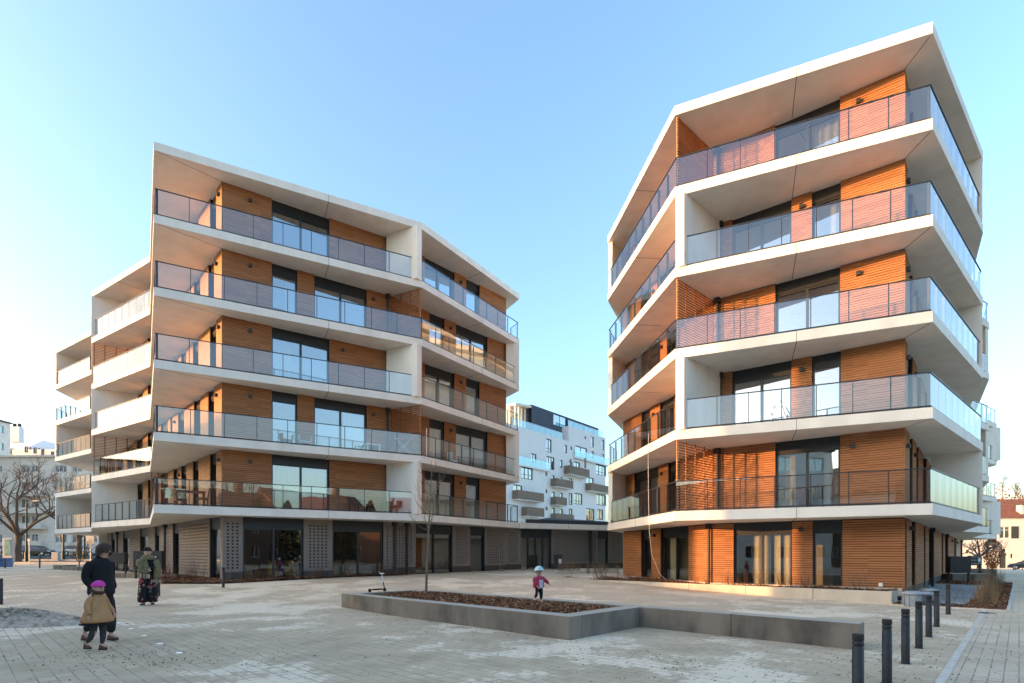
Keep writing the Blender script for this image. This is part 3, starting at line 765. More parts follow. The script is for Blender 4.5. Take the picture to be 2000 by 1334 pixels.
# bark strip in front of the left block
fs_ = [wF.at(-.3) + wF.n * 1.35, wF.at(wF.L + .4) + wF.n * .55, wF.at(wF.L + .9) + wF.n * .35, wF.at(wF.L) + wF.n * .3, wF.at(0) + wF.n * .5, wS.at(7) + wS.n * .45, wS.at(7) + wS.n * 1.5, wS.at(.6) + wS.n * 2.3]
mulchbed(fs_, lambda x, y: gh(x, y) + .06, 1500, label='reddish bark strip along the foot of the left block', size=.08)
def qpoly(poly, z0, z1, name, mat, root): m = MB(); m.prism(poly, z0, z1); return m.build(name, M[mat], root, bevel=.01)
# small dark planters by the left block's entrance side
DP = empty('concrete_planter', (gp(270, 25.5).x, 25.5, .2), 'dark low planter wall behind the person in the scarf', 'planter')
p0, p1 = gp(222, 27.5), gp(342, 25.6)
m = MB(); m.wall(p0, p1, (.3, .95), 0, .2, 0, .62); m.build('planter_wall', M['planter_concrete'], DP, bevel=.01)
DP2 = empty('concrete_planter', (gp(150, 42).x, 42, .3), 'dark low planter with a multi-stemmed shrub near the left street', 'planter')
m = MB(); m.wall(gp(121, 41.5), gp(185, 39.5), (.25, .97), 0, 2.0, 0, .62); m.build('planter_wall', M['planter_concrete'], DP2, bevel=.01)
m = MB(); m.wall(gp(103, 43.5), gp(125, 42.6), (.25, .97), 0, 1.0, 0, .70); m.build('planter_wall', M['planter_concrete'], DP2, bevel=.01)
# far right planters on the street
for i, (x0, x1, z, h, lab) in enumerate([(1861, 1946, 29.6, .46, 'nearer grey concrete planter wall across the right forecourt'), (1887, 1947, 40.5, .5, 'farther grey concrete planter wall across the right forecourt')]):
    a, b = gp(x0, z), gp(x1, z - .4); r_ = empty('concrete_planter', (a.x, a.y, 0), lab, 'planter', 'planter walls across the right forecourt')
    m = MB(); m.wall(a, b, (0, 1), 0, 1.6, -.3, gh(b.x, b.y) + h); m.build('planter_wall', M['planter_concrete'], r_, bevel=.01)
# wedge planter tip between the shop and the right block
a = gp(1083, 29.5); r_ = empty('bed_edging', (a.x, a.y, .5), 'low pale kerb of the grass bed between the shop and the right block', 'edging')
m = MB(); m.wall(gp(1085, 29.2), gp(1205, 31.5), (0, 1), 0, .12, .3, gh(3, 30) + .16); m.build('kerb', M['kerb_stone'], r_, bevel=.006)

# ---------------------------------------------------------------- bollards
def bollard():
    r = empty('bollard', (0, 0, 0), 'x', 'bollard', 'dark steel bollards')
    m = MB(); m.lathe((0, 0, 0), [(.053, -.1), (.053, .665), (.046, .668), (.046, .682), (.053, .685), (.053, .715), (.046, .718), (.046, .732), (.053, .735), (.053, .79), (.050, .797)], 20)
    m.build('post', M['bollard_paint'], r)
    m = MB(); m.lathe((0, 0, 0), [(.075, -.05), (.075, .004), (.058, .006)], 18); m.build('ground_collar', M['black_metal'], r)
    return r
b0 = bollard()
bl = [(3.49, 5.37, 'dark bollard nearest the end of the seat wall, cut by the bottom edge'), (4.62, 6.56, 'second dark bollard from the seat wall end, beside the street line'), (5.75, 7.78, 'third dark bollard from the seat wall end'),
      (6.91, 9.04, 'fourth dark bollard from the seat wall end'), (8.04, 10.27, 'fifth dark bollard from the seat wall end'), (9.33, 11.7, 'sixth bollard from the seat wall, just left of the plastic pots'), (11.55, 14.1, 'last dark bollard in the right row, in front of the bark bed'),
      (-15.65, 16.3, 'dark bollard cut by the left edge, above the sand heap'), (-12.35, 18.6, 'dark bollard half hidden behind the person in the scarf'), (-11.55, 21.3, 'dark bollard alone in front of the left brick shopfront'),
      (-40.8, 46, 'small far bollard near the left street, right of the other'), (-43.8, 46, 'small far bollard near the left street beside the blue crate')]
for i, (x, y, lab) in enumerate(bl):
    o = b0 if i == 0 else copy_tree(b0)
    o.location = (x, y, gh(x, y)); o.rotation_euler = (0, 0, i * 1.3); o['label'] = lab

# ---------------------------------------------------------------- ground spots
t = NT('spot_lens'); t.bsdf(c4(.8, .8, .78), .3, .5, emis=(1, .97, .9, 1), estr=.06)
sp = [(140.5, 1172.6), (153, 1178), (164.6, 1183.7), (231.8, 1216.6), (256, 1227.8), (281.5, 1241), (312, 1256.5), (350, 1274.6), (36.7, 1209)]
names = ['farthest', 'second farthest', 'third farthest', 'fourth', 'fifth', 'sixth', 'second nearest', 'nearest']
g0 = None
for i, (x, y) in enumerate(sp):
    z = 1040 * 1.59 / (y - 1082); p = gp(x, z)
    lab = 'white ground spot, %s of the row beside the walking people' % names[i] if i < 8 else 'single white ground spot below the sand heap'
    if g0 is None:
        g0 = empty('ground_spot', (0, 0, 0), lab, 'ground light', 'white ground spots in the paving')
        m = MB(); m.lathe((0, 0, 0), [(.065, -.02), (.065, .006), (.05, .008)], 18); m.build('bezel', M['galvanised'], g0)
        m = MB(); m.lathe((0, 0, 0), [(.048, 0), (.048, .010), (.04, .012)], 18); m.build('lens', M['spot_lens'], g0); o = g0
    else: o = copy_tree(g0)
    o.location = (p.x, p.y, gh(p.x, p.y)); o['label'] = lab

# ---------------------------------------------------------------- plants
flat('bark_brown', (.17, .13, .09), .9, var=.3, scale=20)
flat('bark_dark', (.10, .08, .065), .9, var=.3, scale=10)
flat('twig_straw', (.30, .20, .11), .9, var=.25, scale=30)
flat('galvanised_dull', (.20, .165, .13), .8, var=.3, scale=20)
flat('dead_leaf_litter', (.22, .12, .06), .9)
flat('twig_red', (.17, .075, .045), .9, var=.3, scale=30)
def limb(m, p, d, L, r, rr, depth, spread=.5, up=.12, seg=3, kids=(2, 3), shrink=.66, taper=.62, mat=0, minr=.004):
    """one limb as bent tapering segments that fork into smaller limbs"""
    p = Vector(p); d = Vector(d).normalized(); n = 7 if r > .08 else (5 if r > .02 else 3)
    for s in range(seg):
        r2 = r * (1 - (1 - taper) * (s + 1) / seg)
        d2 = (d + Vector((rr.gauss(0, .13), rr.gauss(0, .13), rr.gauss(0, .09) + up * .5))).normalized()
        q = p + d2 * L / seg
        m.bar(p, q, max(minr, r * (1 - (1 - taper) * s / seg)), max(minr, r2), n=n, m=mat, caps=False)
        p, d = q, d2
        if depth > 0 and s > 0 and rr.random() < .75:
            e = (d + Vector((rr.gauss(0, 1), rr.gauss(0, 1), rr.gauss(0, .6))).normalized() * spread * 1.3).normalized()
            limb(m, p, e, L * shrink * rr.uniform(.6, 1), r2 * .6, rr, depth - 1, spread, up, seg, kids, shrink, taper, mat, minr)
    if depth > 0:
        for k in range(rr.randint(*kids)):
            e = (d + Vector((rr.gauss(0, 1), rr.gauss(0, 1), rr.gauss(0, .7))).normalized() * spread + Vector((0, 0, up))).normalized()
            limb(m, p, e, L * shrink * rr.uniform(.75, 1.1), r * taper * .85, rr, depth - 1, spread, up, seg, kids, shrink, taper, mat, minr)
def bare_tree(name, loc, H, r, seed, label, cat='tree', depth=4, spread=.62, up=.1, trunk=.3, mat='bark_dark', group=None, lean=(0, 0), shrink=.68, kids=(2, 3), n0=4):
    rr = random.Random(seed); root = empty(name, loc, label, cat, group); m = MB(); p = Vector(loc) - Vector((0, 0, .15)); th = H * trunk
    k = 4; rad = r * 1.25; d = Vector((lean[0], lean[1], 1)).normalized()
    for s in range(k):
        q = p + d * (th + .15) / k + Vector((rr.gauss(0, r * .25), rr.gauss(0, r * .25), 0)); r2 = r * (1.2 - .35 * (s + 1) / k)
        m.bar(p, q, rad, r2, n=10, caps=False); p, rad = q, r2
    m.build('trunk', M[mat], root); m = MB()
    for b in range(n0):
        a = 2 * math.pi * (b + rr.uniform(-.3, .3)) / n0
        limb(m, p - d * rr.uniform(0, th * .15), (math.cos(a) * spread * 1.2, math.sin(a) * spread * 1.2, .75), H * .30, rad * .62, rr, depth, spread, up, 3, kids, shrink, mat=0, minr=.006 * max(1, H / 8))
    limb(m, p, d, H * .3, rad * .7, rr, depth, spread, up, 3, kids, shrink, minr=.006 * max(1, H / 8))
    m.build('crown', M[mat], root); return root
# the sapling in the planter
rr = random.Random(11); sl = Vector((gp(832, 16.3).x, 16.3, .36))
SP = empty('young_tree', sl, 'thin leafless young tree with few twigs standing in the foreground planter', 'tree')
m = MB(); pth = [Vector((0, 0, -.1)), Vector((.02, 0, .6)), Vector((.05, .02, 1.2)), Vector((.075, 0, 1.9)), Vector((.11, 0, 2.5)), Vector((.13, .02, 3.1)), Vector((.17, 0, 3.7)), Vector((.16, 0, 4.1))]
rad = [.042, .035, .031, .027, .022, .016, .010, .004]
for i in range(len(pth) - 1): m.bar(sl + pth[i], sl + pth[i + 1], rad[i], rad[i + 1], n=8, caps=False)
m.build('trunk', M['bark_brown'], SP); m = MB()
for z, dx, dz, L in ((1.95, -.62, .55, 1.0), (1.95, .5, .8, .9), (2.0, -.3, .9, .8), (2.45, -.9, .3, .7), (2.5, -.62, .9, 1.0), (2.35, .55, .45, .6), (2.75, -.3, .95, 1.1), (3.0, .75, .9, 1.0), (3.05, .5, .95, .7), (3.3, -.45, .9, .8), (3.5, -.9, -.5, .55), (2.2, .3, .8, .5), (3.6, .4, .8, .5), (2.85, .25, 1, .9)):
    b = sl + Vector((.13 * z / 3.1, 0, z)); d = Vector((dx, rr.uniform(-.7, .7), dz * .45)); limb(m, b, d, L * .8, .013, rr, 1, .35, .55, 4, (1, 2), .45, .5, minr=.004)
m.build('crown', M['bark_brown'], SP)

def shrubproto(n, h, mat, seed, w=.25):
    rr = random.Random(seed); m = MB()
    for _ in range(n):
        a = rr.uniform(0, 6.28); q = rr.uniform(0, .08); b = Vector((math.cos(a) * q, math.sin(a) * q, -.03)); d = Vector((math.cos(a) * w * rr.uniform(.2, 1.6), math.sin(a) * w * rr.uniform(.2, 1.6), 1)).normalized()
        L = h * rr.uniform(.55, 1.1); mid_ = b + d * L * .5 + Vector((rr.gauss(0, .02), rr.gauss(0, .02), 0))
        m.bar(b, mid_, .005, .0035, n=3, caps=False); e = mid_ + (d + Vector((rr.gauss(0, .2), rr.gauss(0, .2), 0))).normalized() * L * .5; m.bar(mid_, e, .0035, .002, n=3, caps=False)
        if rr.random() < .6: m.bar(mid_, mid_ + (d + Vector((rr.gauss(0, .5), rr.gauss(0, .5), 0))).normalized() * L * .35, .003, .0015, n=3, caps=False)
    o = m.build('bare_shrub', M[mat]); return o
sh = [(shrubproto(7, .55, 'twig_red', 1), 'x'), (shrubproto(9, .7, 'bark_brown', 2, .3), 'x'), (shrubproto(26, .95, 'twig_straw', 3, .22), 'y')]
used = set()
def plant(k, x, y, z, s, lab, grp):
    p = sh[k][0]
    if k in used: o = p.copy(); COL.objects.link(o)
    else: o = p; used.add(k)
    o.location = (x, y, z); o.rotation_euler = (0, 0, (x * 7 + y * 3) % 6.28); o.scale = (s, s, s); o['label'] = lab; o['category'] = 'shrub'; o['group'] = grp
rr = random.Random(4)
for i in range(34):
    t = rr.uniform(.5, 12.6); q = rr.uniform(.25, .7); p = grid(Np, q, t); plant(0 if rr.random() < .6 else 1, p.x, p.y, .36, rr.uniform(.8, 1.3), 'thin bare twiggy shrub in the bark along the right block', 'bare shrubs along the right block')
for i in range(34):
    q = rr.uniform(0, 1.05); e = rr.uniform(.6, 1.2); p = wF.at(wF.L * q) + wF.n * (e if q < .6 else .5); plant(0 if rr.random() < .6 else 1, p.x, p.y, gh(p.x, p.y) + .04, rr.uniform(.8, 1.4), 'thin bare twiggy shrub in the bark strip below the left shopfronts', 'bare shrubs below the left shopfronts')
for i in range(22):
    t = rr.uniform(.4, 6.5); p = wS.at(t) + wS.n * rr.uniform(.6, 1.6); plant(0, p.x, p.y, gh(p.x, p.y) + .04, rr.uniform(1.0, 1.6), 'reddish bare shrub in the bark beside the left block corner', 'red shrubs beside the left block corner')
for i in range(16):
    p = grid(Op, rr.uniform(.4, 13), rr.uniform(.35, .8)); plant(2, p.x, p.y, gh(p.x, p.y), rr.uniform(.7, 1.15), 'straw coloured dry grass clump in the bark bed on the right street', 'dry clumps in the right street bed')
for i in range(10):
    p = grid(Op, rr.uniform(.3, .9), rr.uniform(.3, 2.5)); plant(1, p.x, p.y, gh(p.x, p.y), rr.uniform(.7, 1.2), 'thin bare shrub at the front of the right corner bed', 'bare shrubs of the right corner bed')
for i in range(26):
    a = rr.uniform(1092, 1208); p = gp(a, 29.6 + rr.uniform(0, 2.2)); plant(2 if rr.random() < .5 else 1, p.x, p.y, gh(p.x, p.y), rr.uniform(.5, .85), 'pale dry stems in the bed between the shop and the right block', 'dry stems before the shop')

# crumbs of bark, grit and leaves blown over the paving
rr = random.Random(77); m = MB()
def crumb(x, y, s_, k):
    a = rr.uniform(0, 6.28); z = gh(x, y) + .004; w_ = s_ * rr.uniform(.35, .8); c, d = math.cos(a), math.sin(a); h = s_ * rr.uniform(.2, .5)
    q = [(x + i * s_ * c - j * w_ * d, y + i * s_ * d + j * w_ * c) for i, j in ((-.5, -.5), (.5, -.4), (.6, .5), (-.4, .5))]
    m.add([(u, v, z) for u, v in q] + [(x + (u - x) * .6, y + (v - y) * .6, z + h) for u, v in q], [(4, 5, 6, 7), (0, 1, 5, 4), (1, 2, 6, 5), (2, 3, 7, 6), (3, 0, 4, 7)], k)
for i in range(520):
    b = Gp + D2 * rr.uniform(-4, 8.5) + D1 * -abs(rr.gauss(0, .9)); crumb(b.x, b.y, rr.uniform(.007, .024), rr.randint(0, 1))
for i in range(700):
    y = rr.uniform(5.5, 20) ; x = rr.uniform(-1, 1) * y * .95
    if inside([Gp, Lp, grid(Lp, 2.9, 0), grid(Gp, 2.9, 0)], x, y): continue
    crumb(x, y, rr.uniform(.006, .022), rr.randint(0, 2))
for i in range(500):
    b = sline + D1 * rr.uniform(-4, 9) + D2 * rr.gauss(.3, .8); crumb(b.x, b.y, rr.uniform(.007, .026), rr.randint(0, 2))
for i in range(260):
    b = V2(gp(300, 8.2)) + Vector((rr.gauss(0, 1.3), rr.gauss(0, .5))); crumb(b.x, b.y, rr.uniform(.007, .028), rr.randint(0, 2))
o = m.build('scattered_crumbs', [M['bark_mulch'], M['bark_brown'], M['dead_leaf_litter']]); tag(o, 'dark crumbs of bark, grit and leaves strewn over the paving', 'litter', kind='stuff')

for i, (x, y, w_, lab) in enumerate(((1928, 1197, .34, 'rusty square drain cover beside the corner of the bark bed'),)):
    z = 1040 * 1.59 / (y - 1082); p = gp(x, z); g = gh(p.x, p.y); r_ = empty('drain_cover', (p.x, p.y, g), lab, 'drain cover'); m = MB(); m.box((p.x, p.y, g + .004), (w_, w_, .012), -GA); m.build('frame', M['galvanised_dull'], r_); m = MB()
    for k in range(7): q = D1 * ((k - 3) * w_ * .125); m.box((p.x + q.x, p.y + q.y, g + .012), (w_ * .8, w_ * .05, .006), GA)
    m.build('grating', M['black_metal'], r_)
# ---------------------------------------------------------------- background buildings
def render_mat(name, col, var=.06):
    return flat(name, col, .85, .2, var=var, scale=1.5)
render_mat('white_render', (.74, .73, .72), .04); render_mat('anthracite_render', (.085, .095, .12)); render_mat('beige_render', (.78, .70, .59), .08)
render_mat('cream_render', (.70, .64, .54), .08); render_mat('brown_brick', (.20, .12, .085), .2)
flat('roof_tile', (.22, .085, .05), .85, var=.35, scale=3); flat('roof_slate', (.07, .07, .075), .7, var=.3, scale=3); flat('dark_shutter', (.05, .05, .045), .6)
def hpx(w, t, y): return EYE + (HY - y) * w.at(t).y / F
def holed(w, t0, t1, z0, z1, rects, name, mat, parent, rec=.18):
    """facade sheet with real openings and reveals"""
    ts = sorted({t0, t1} | {min(max(k, t0), t1) for r in rects for k in r[:2]}); hs = sorted({z0, z1} | {min(max(k, z0), z1) for r in rects for k in r[2:4]})
    m = MB()
    def P3(t, z, d=0): p = w.at(t) - w.n * d; return (p.x, p.y, z)
    for i in range(len(ts) - 1):
        for j in range(len(hs) - 1):
            tc, hc = (ts[i] + ts[i + 1]) / 2, (hs[j] + hs[j + 1]) / 2
            if any(r[0] < tc < r[1] and r[2] < hc < r[3] for r in rects): continue
            m.add([P3(ts[i], hs[j]), P3(ts[i + 1], hs[j]), P3(ts[i + 1], hs[j + 1]), P3(ts[i], hs[j + 1])], [(0, 1, 2, 3)])
    for a, b, c, d in [r[:4] for r in rects]:
        q = [(a, c), (b, c), (b, d), (a, d)]
        for k in range(4):
            (u0, v0), (u1, v1) = q[k], q[(k + 1) % 4]; m.add([P3(u0, v0), P3(u1, v1), P3(u1, v1, rec + .1), P3(u0, v0, rec + .1)], [(0, 1, 2, 3)])
    return m.build(name, M[mat], parent)
def simplewin(w, r, parent, rec=.18, mull=1, bar=0, gl='window_glass', fr='frame_metal', fw=.07):
    a, b, c, d = r[:4]; m = MB()
    for e0, e1, g0, g1 in [(a, a + fw, c, d), (b - fw, b, c, d), (a + fw, b - fw, c, c + fw), (a + fw, b - fw, d - fw, d)]: m.wall(w.at(e0), w.at(e1), w.n, -rec - .05, -rec + .04, g0, g1)
    for k in range(1, mull): x = a + (b - a) * k / mull; m.wall(w.at(x - fw / 2), w.at(x + fw / 2), w.n, -rec - .05, -rec + .035, c + fw, d - fw)
    if bar: z = c + (d - c) * bar; m.wall(w.at(a + fw), w.at(b - fw), w.n, -rec - .04, -rec + .03, z - .04, z + .04)
    o = m.build('window', M[fr], parent); g = MB(); p, q = w.at(a) - w.n * (rec + .01), w.at(b) - w.n * (rec + .01)
    g.add([(p.x, p.y, c), (q.x, q.y, c), (q.x, q.y, d), (p.x, p.y, d)], [(0, 1, 2, 3)]); p, q = p - w.n * .5, q - w.n * .5
    g.add([(p.x, p.y, c), (q.x, q.y, c), (q.x, q.y, d), (p.x, p.y, d)], [(0, 1, 2, 3)], 1)
    g.build('pane', [M[gl], M['interior_dark']], o); return o
def pxrect(w, x0, x1, y0, y1):
    a, b = sorted((w.cut(x0), w.cut(x1))); t = (a + b) / 2; return (a, b, hpx(w, t, y1), hpx(w, t, y0))

# white block in the gap
wW = Wall((-6.0, 82.7), (21.5, 116.3), (.8, -.6))
WB = empty('apartment_block', (1.6, 92, .8), 'distant white rendered apartment block with dark penthouse and timber balconies seen in the gap', 'apartment building')
tL, tM, tR = 0.0, wW.cut(1111), wW.cut(1182.5)
wins = [(1067, 1077.6, 857.6, 883.4, 2, .28), (1102.5, 1107.7, 869.4, 885, 1, 0), (1114.5, 1117.5, 872, 879, 1, 0), (1142, 1145, 852, 857.6, 1, 0), (1155, 1160, 853, 874, 1, .35), (1175, 1180, 859, 879.5, 1, .35),
        (1123.7, 1146.7, 873, 893.5, 2, 0), (1155, 1160, 881.5, 895, 1, 0), (1175, 1180, 887, 900, 1, 0), (1037, 1047.8, 886, 903.7, 2, 0), (1067.5, 1083, 892, 917, 3, .28), (1094, 1099, 898.6, 913.8, 1, 0), (1104, 1118, 901, 914.5, 2, 0),
        (1121, 1133, 902.5, 914.5, 2, 0), (1164, 1184, 907, 928.4, 3, .3), (1018, 1040.7, 910, 936, 3, .33), (1065, 1068.8, 922.5, 929.5, 1, 0), (1078, 1083.2, 928.7, 937, 1, 0), (1094, 1099, 932, 939.5, 1, 0), (1104, 1118, 933.7, 955, 3, .3),
        (1144.7, 1159.6, 932.6, 948, 2, 0), (1002, 1020, 947, 962, 2, 0), (1065.3, 1069, 956, 963, 1, 0), (1077, 1083.8, 960.7, 972, 1, 0), (1094, 1099.5, 963, 976.5, 1, 0), (1104.3, 1117.8, 962.4, 985.5, 3, .3), (1121.4, 1137.4, 963.5, 985, 3, .3),
        (1165, 1184, 966.3, 987, 3, 0), (1065.5, 1069.4, 990, 996.5, 1, 0), (1078, 1083.8, 992.2, 1004.5, 1, 0), (1094, 1099.5, 994, 1005.7, 1, 0), (1104.6, 1118, 993.3, 1016, 3, .3), (1144.7, 1161, 993.3, 1017, 2, 0), (1166.7, 1178.2, 995, 1015, 2, 0)]
hA, hB = 23.4, 26.4
rc = [pxrect(wW, *k[:4]) for k in wins]; rl = [r for r in rc if r[1] < tM]; rr_ = [r for r in rc if r[1] >= tM]
holed(wW, tL, tM, .5, hA, [r for r in rc if (r[0] + r[1]) / 2 < tM], 'wall', 'white_render', WB); holed(wW, tM, tR, .5, hB, [r for r in rc if (r[0] + r[1]) / 2 >= tM], 'wall', 'white_render', WB)
for r, k in zip(rc, wins): simplewin(wW, r, WB, mull=k[4], bar=k[5], fw=.15)
m = MB(); pq = [wW.at(tL) - wW.n * .75, wW.at(tM) - wW.n * .75, wW.at(tM) - wW.n * 14, wW.at(tL) - wW.n * 14]; m.prism(pq, .5, hA)
pq = [wW.at(tM) - wW.n * .75, wW.at(tR) - wW.n * .75, wW.at(tR) - wW.n * 14, wW.at(tM) - wW.n * 14]; m.prism(pq, .5, hB)
for tt, h in ((tL, hA), (tM, hB), (tR, hB)):
    a, b = wW.at(tt), wW.at(tt) - wW.n * .75; z_ = hA if tt == tM else .5; m.add([(a.x, a.y, z_), (b.x, b.y, z_), (b.x, b.y, h), (a.x, a.y, h)], [(0, 1, 2, 3)])
m.wall(wW.at(tL), wW.at(tM), wW.n, -.8, .0, hA, hA + .12); m.wall(wW.at(tM), wW.at(tR), wW.n, -.8, .0, hB, hB + .12); m.build('wall', M['white_render'], WB)
wP = Wall(wW.p0 - wW.n * 1.6, wW.p1 - wW.n * 1.6, wW.n); tA, tB = wP.cut(1038), wP.cut(1169)
pr_ = [pxrect(wP, 1081, 1107, 812, 833)] + [pxrect(wP, x, x + 4, y, y + 6) for x, y in ((1114, 825), (1131, 831), (1146, 836), (1151.5, 837.5))]
holed(wP, tA, tB, hA, 28.7, pr_, 'penthouse_wall', 'anthracite_render', WB); m = MB(); m.prism([wP.at(tA) - wP.n * .8, wP.at(tB) - wP.n * .8, wP.at(tB) - wP.n * 10, wP.at(tA) - wP.n * 10], hA, 28.7)
m.wall(wP.at(tA), wP.at(tB), wP.n, -.85, -.02, 28.7, 28.82); m.build('penthouse_roof', M['anthracite_render'], WB)
for k, r in enumerate(pr_): simplewin(wP, r, WB, mull=2 if k == 0 else 1)
m = MB(); q = wP.at(tA); m.prism([q, q + wP.d * -3.4 - wP.n * 1, q + wP.d * -3.4 - wP.n * 6, q - wP.n * 6], 28.2, 28.6); 
for k in (0.4, 1.4, 2.2, 3.2): p = q + wP.d * -k - wP.n * 1.2; m.box((p.x, p.y, 26), (.3, .3, 4.6), .7)
m.prism([q + wP.d * -3.2 - wP.n * 2.4, q - wP.n * 2.4, q - wP.n * 6, q + wP.d * -3.2 - wP.n * 6], hA, 28.2); m.build('roof_terrace_shelter', M['cream_render'], WB)
def wrail(x0, x1, h, d, n):
    a, b = wW.cut(x0), wW.cut(x1); m = MB(); m.wall(wW.at(a), wW.at(b), wW.n, d - .03, d + .03, h, h + .06); o = m.build('balustrade', M['galvanised'], WB); g = MB()
    for i in range(n):
        p, q = wW.at(a + (b - a) * i / n + .03) + wW.n * d, wW.at(a + (b - a) * (i + 1) / n - .03) + wW.n * d; g.add([(p.x, p.y, h - 1.4), (q.x, q.y, h - 1.4), (q.x, q.y, h), (p.x, p.y, h)], [(0, 1, 2, 3)])
    g.build('glass', M['cyan_glass'], o)
wrail(1004, 1101, hA + 1.4, -.3, 8); wrail(1112, 1180, hB + 1.3, -.3, 7)
for x0, x1, y, dd in ((1002, 1071, 897, 1.6), (1120, 1187, 888, 1.6)):
    a, b = wW.cut(x0), wW.cut(x1); t = (a + b) / 2; h = hpx(wW, t, y); wrail(x0, x1, h, .35, 4)
    m = MB(); m.wall(wW.at(a), wW.at(b), wW.n, .01, .45, h - 1.65, h - 1.4); m.build('terrace_ledge', M['white_render'], WB)
for x0, x1, y0, y1 in ((1101, 1140.5, 914.6, 929), (1075, 1108.5, 938, 952), (1075, 1096, 972, 986), (1143, 1184, 948, 961), (1000, 1051, 961.5, 977), (1018, 1051.7, 992, 1008), (1075, 1110, 1005, 1016)):
    a, b, h0, h1 = pxrect(wW, x0, x1, y0, y1); m = MB(); dep = 1.35
    m.wall(wW.at(a + .08), wW.at(b - .08), wW.n, .02, dep - .09, h0 - .22, h0 - .02, 1)
    n = int((b - a) / .22)
    for i in range(n): c = a + (b - a) * (i + .5) / n; m.wall(wW.at(c - .08), wW.at(c + .08), wW.n, dep - .06, dep, h0 - .1, h1)
    for t in (a, b - .05):
        for k in range(9): m.wall(wW.at(t), wW.at(t + .05), wW.n, .05 + k * .145, .05 + k * .145 + .11, h0 - .1, h1)
    m.build('timber_balcony', [M['grey_wood'], M['white_render']], WB)
for x, y0, y1 in ((1098, 899, 916), (1127, 897, 916)):
    t = wW.cut(x); m = MB(); p = wW.at(t) + wW.n * 1.9; m.box((p.x, p.y, (hpx(wW, t, y0) + hpx(wW, t, y1)) / 2), (.25, .25, hpx(wW, t, y0) - hpx(wW, t, y1)), .7); m.build('balcony_post', M['grey_wood'], WB)

# beige block and white roof storey across the left street
wL = Wall(gp(-150, 92.5), gp(215, 91.5), (0, -1)); bz = 1.3
BB = empty('apartment_block', (wL.at(wL.L / 2).x, 92, bz), 'beige mid-century apartment block with recessed dark balconies across the left street', 'apartment building')
lw = []
for y0, y1 in ((906, 926), (938, 968), (971, 1001), (1004, 1030), (1040, 1064)):
    for x0, x1, mm in ((-60, -48, 2), (-38, -22, 2), (-8, 4, 2), (40, 58, 2), (60, 74, 2), (106, 130, 3), (140, 160, 2), (172, 190, 2)): lw.append(((x0, x1, y0 + 3, y1 - 4), mm))
rcs = [pxrect(wL, *k[0]) for k in lw]; holed(wL, 0, wL.L, bz - .5, 18.3, rcs, 'wall', 'beige_render', BB)
for r, k in zip(rcs, lw): simplewin(wL, r, BB, mull=k[1], fr='white_paint', fw=.1)
m = MB(); m.prism([wL.at(0) - wL.n * .8, wL.at(wL.L) - wL.n * .8, wL.at(wL.L) - wL.n * 13, wL.at(0) - wL.n * 13], bz - .5, 18.2); m.wall(wL.at(-.3), wL.at(wL.L + .3), wL.n, -.9, .5, 18.3, 18.6); m.build('roof', M['beige_render'], BB)
for y in (968, 1001, 1031, 1065):
    for x0, x1 in ((-70, -18), (36, 93)):
        a, b = wL.cut(x0), wL.cut(x1); h = hpx(wL, (a + b) / 2, y); m = MB(); m.wall(wL.at(a), wL.at(b), wL.n, .02, 1.3, h - .2, h); m.wall(wL.at(a), wL.at(b), wL.n, 1.2, 1.3, h, h + .75); m.build('balcony', M['beige_render'], BB)
        if y < 1060:
            m = MB(); m.wall(wL.at(a), wL.at(a + .2), wL.n, .02, 1.3, h + .75, h + 2.4); m.build('balcony_side', M['beige_render'], BB)
wU = Wall(gp(-150, 112), gp(140, 110), (0, -1)); UB = empty('apartment_block', (wU.at(wU.L / 2).x, 112, 1.4), 'white upper storeys with a twin-pot chimney rising behind the beige block', 'apartment building')
ur = [pxrect(wU, x, x + 7, y, y + 12) for x, y in ((48, 872), (65, 874), (80, 877), (99, 882), (20, 876), (2, 876))]
holed(wU, 0, wU.L, 1, 23.3, ur, 'wall', 'white_render', UB)
for r in ur: simplewin(wU, r, UB, mull=2)
m = MB(); m.prism([wU.at(0) - wU.n * .8, wU.at(wU.L) - wU.n * .8, wU.at(wU.L) - wU.n * 12, wU.at(0) - wU.n * 12], 1, 23.2)
a, b = wU.at(0), wU.at(wU.cut(44)); c = wU.at(wU.L)
m.add([(a.x, a.y, 23.3), (b.x, b.y, 23.3), (b.x, b.y + 5, 26.3), (a.x, a.y + 5, 26.6)], [(0, 1, 2, 3)]); m.add([(b.x, b.y, 23.3), (c.x, c.y, 23.3), (c.x, c.y + 5, 23.5), (b.x, b.y + 5, 26.3)], [(0, 1, 2, 3)]); m.build('roof', M['white_render'], UB)
for x in (33,):
    p = gp(x, 110); m = MB(); m.box((p.x, p.y, 26.2), (1.9, 1.1, 3.2)); ch = m.build('chimney', M['white_render'], UB)
    for dx in (-.5, .5): m = MB(); m.bar((p.x + dx, p.y, 27.8), (p.x + dx, p.y, 28.5), .35, n=10); m.build('chimney_pot', M['black_metal'], ch)

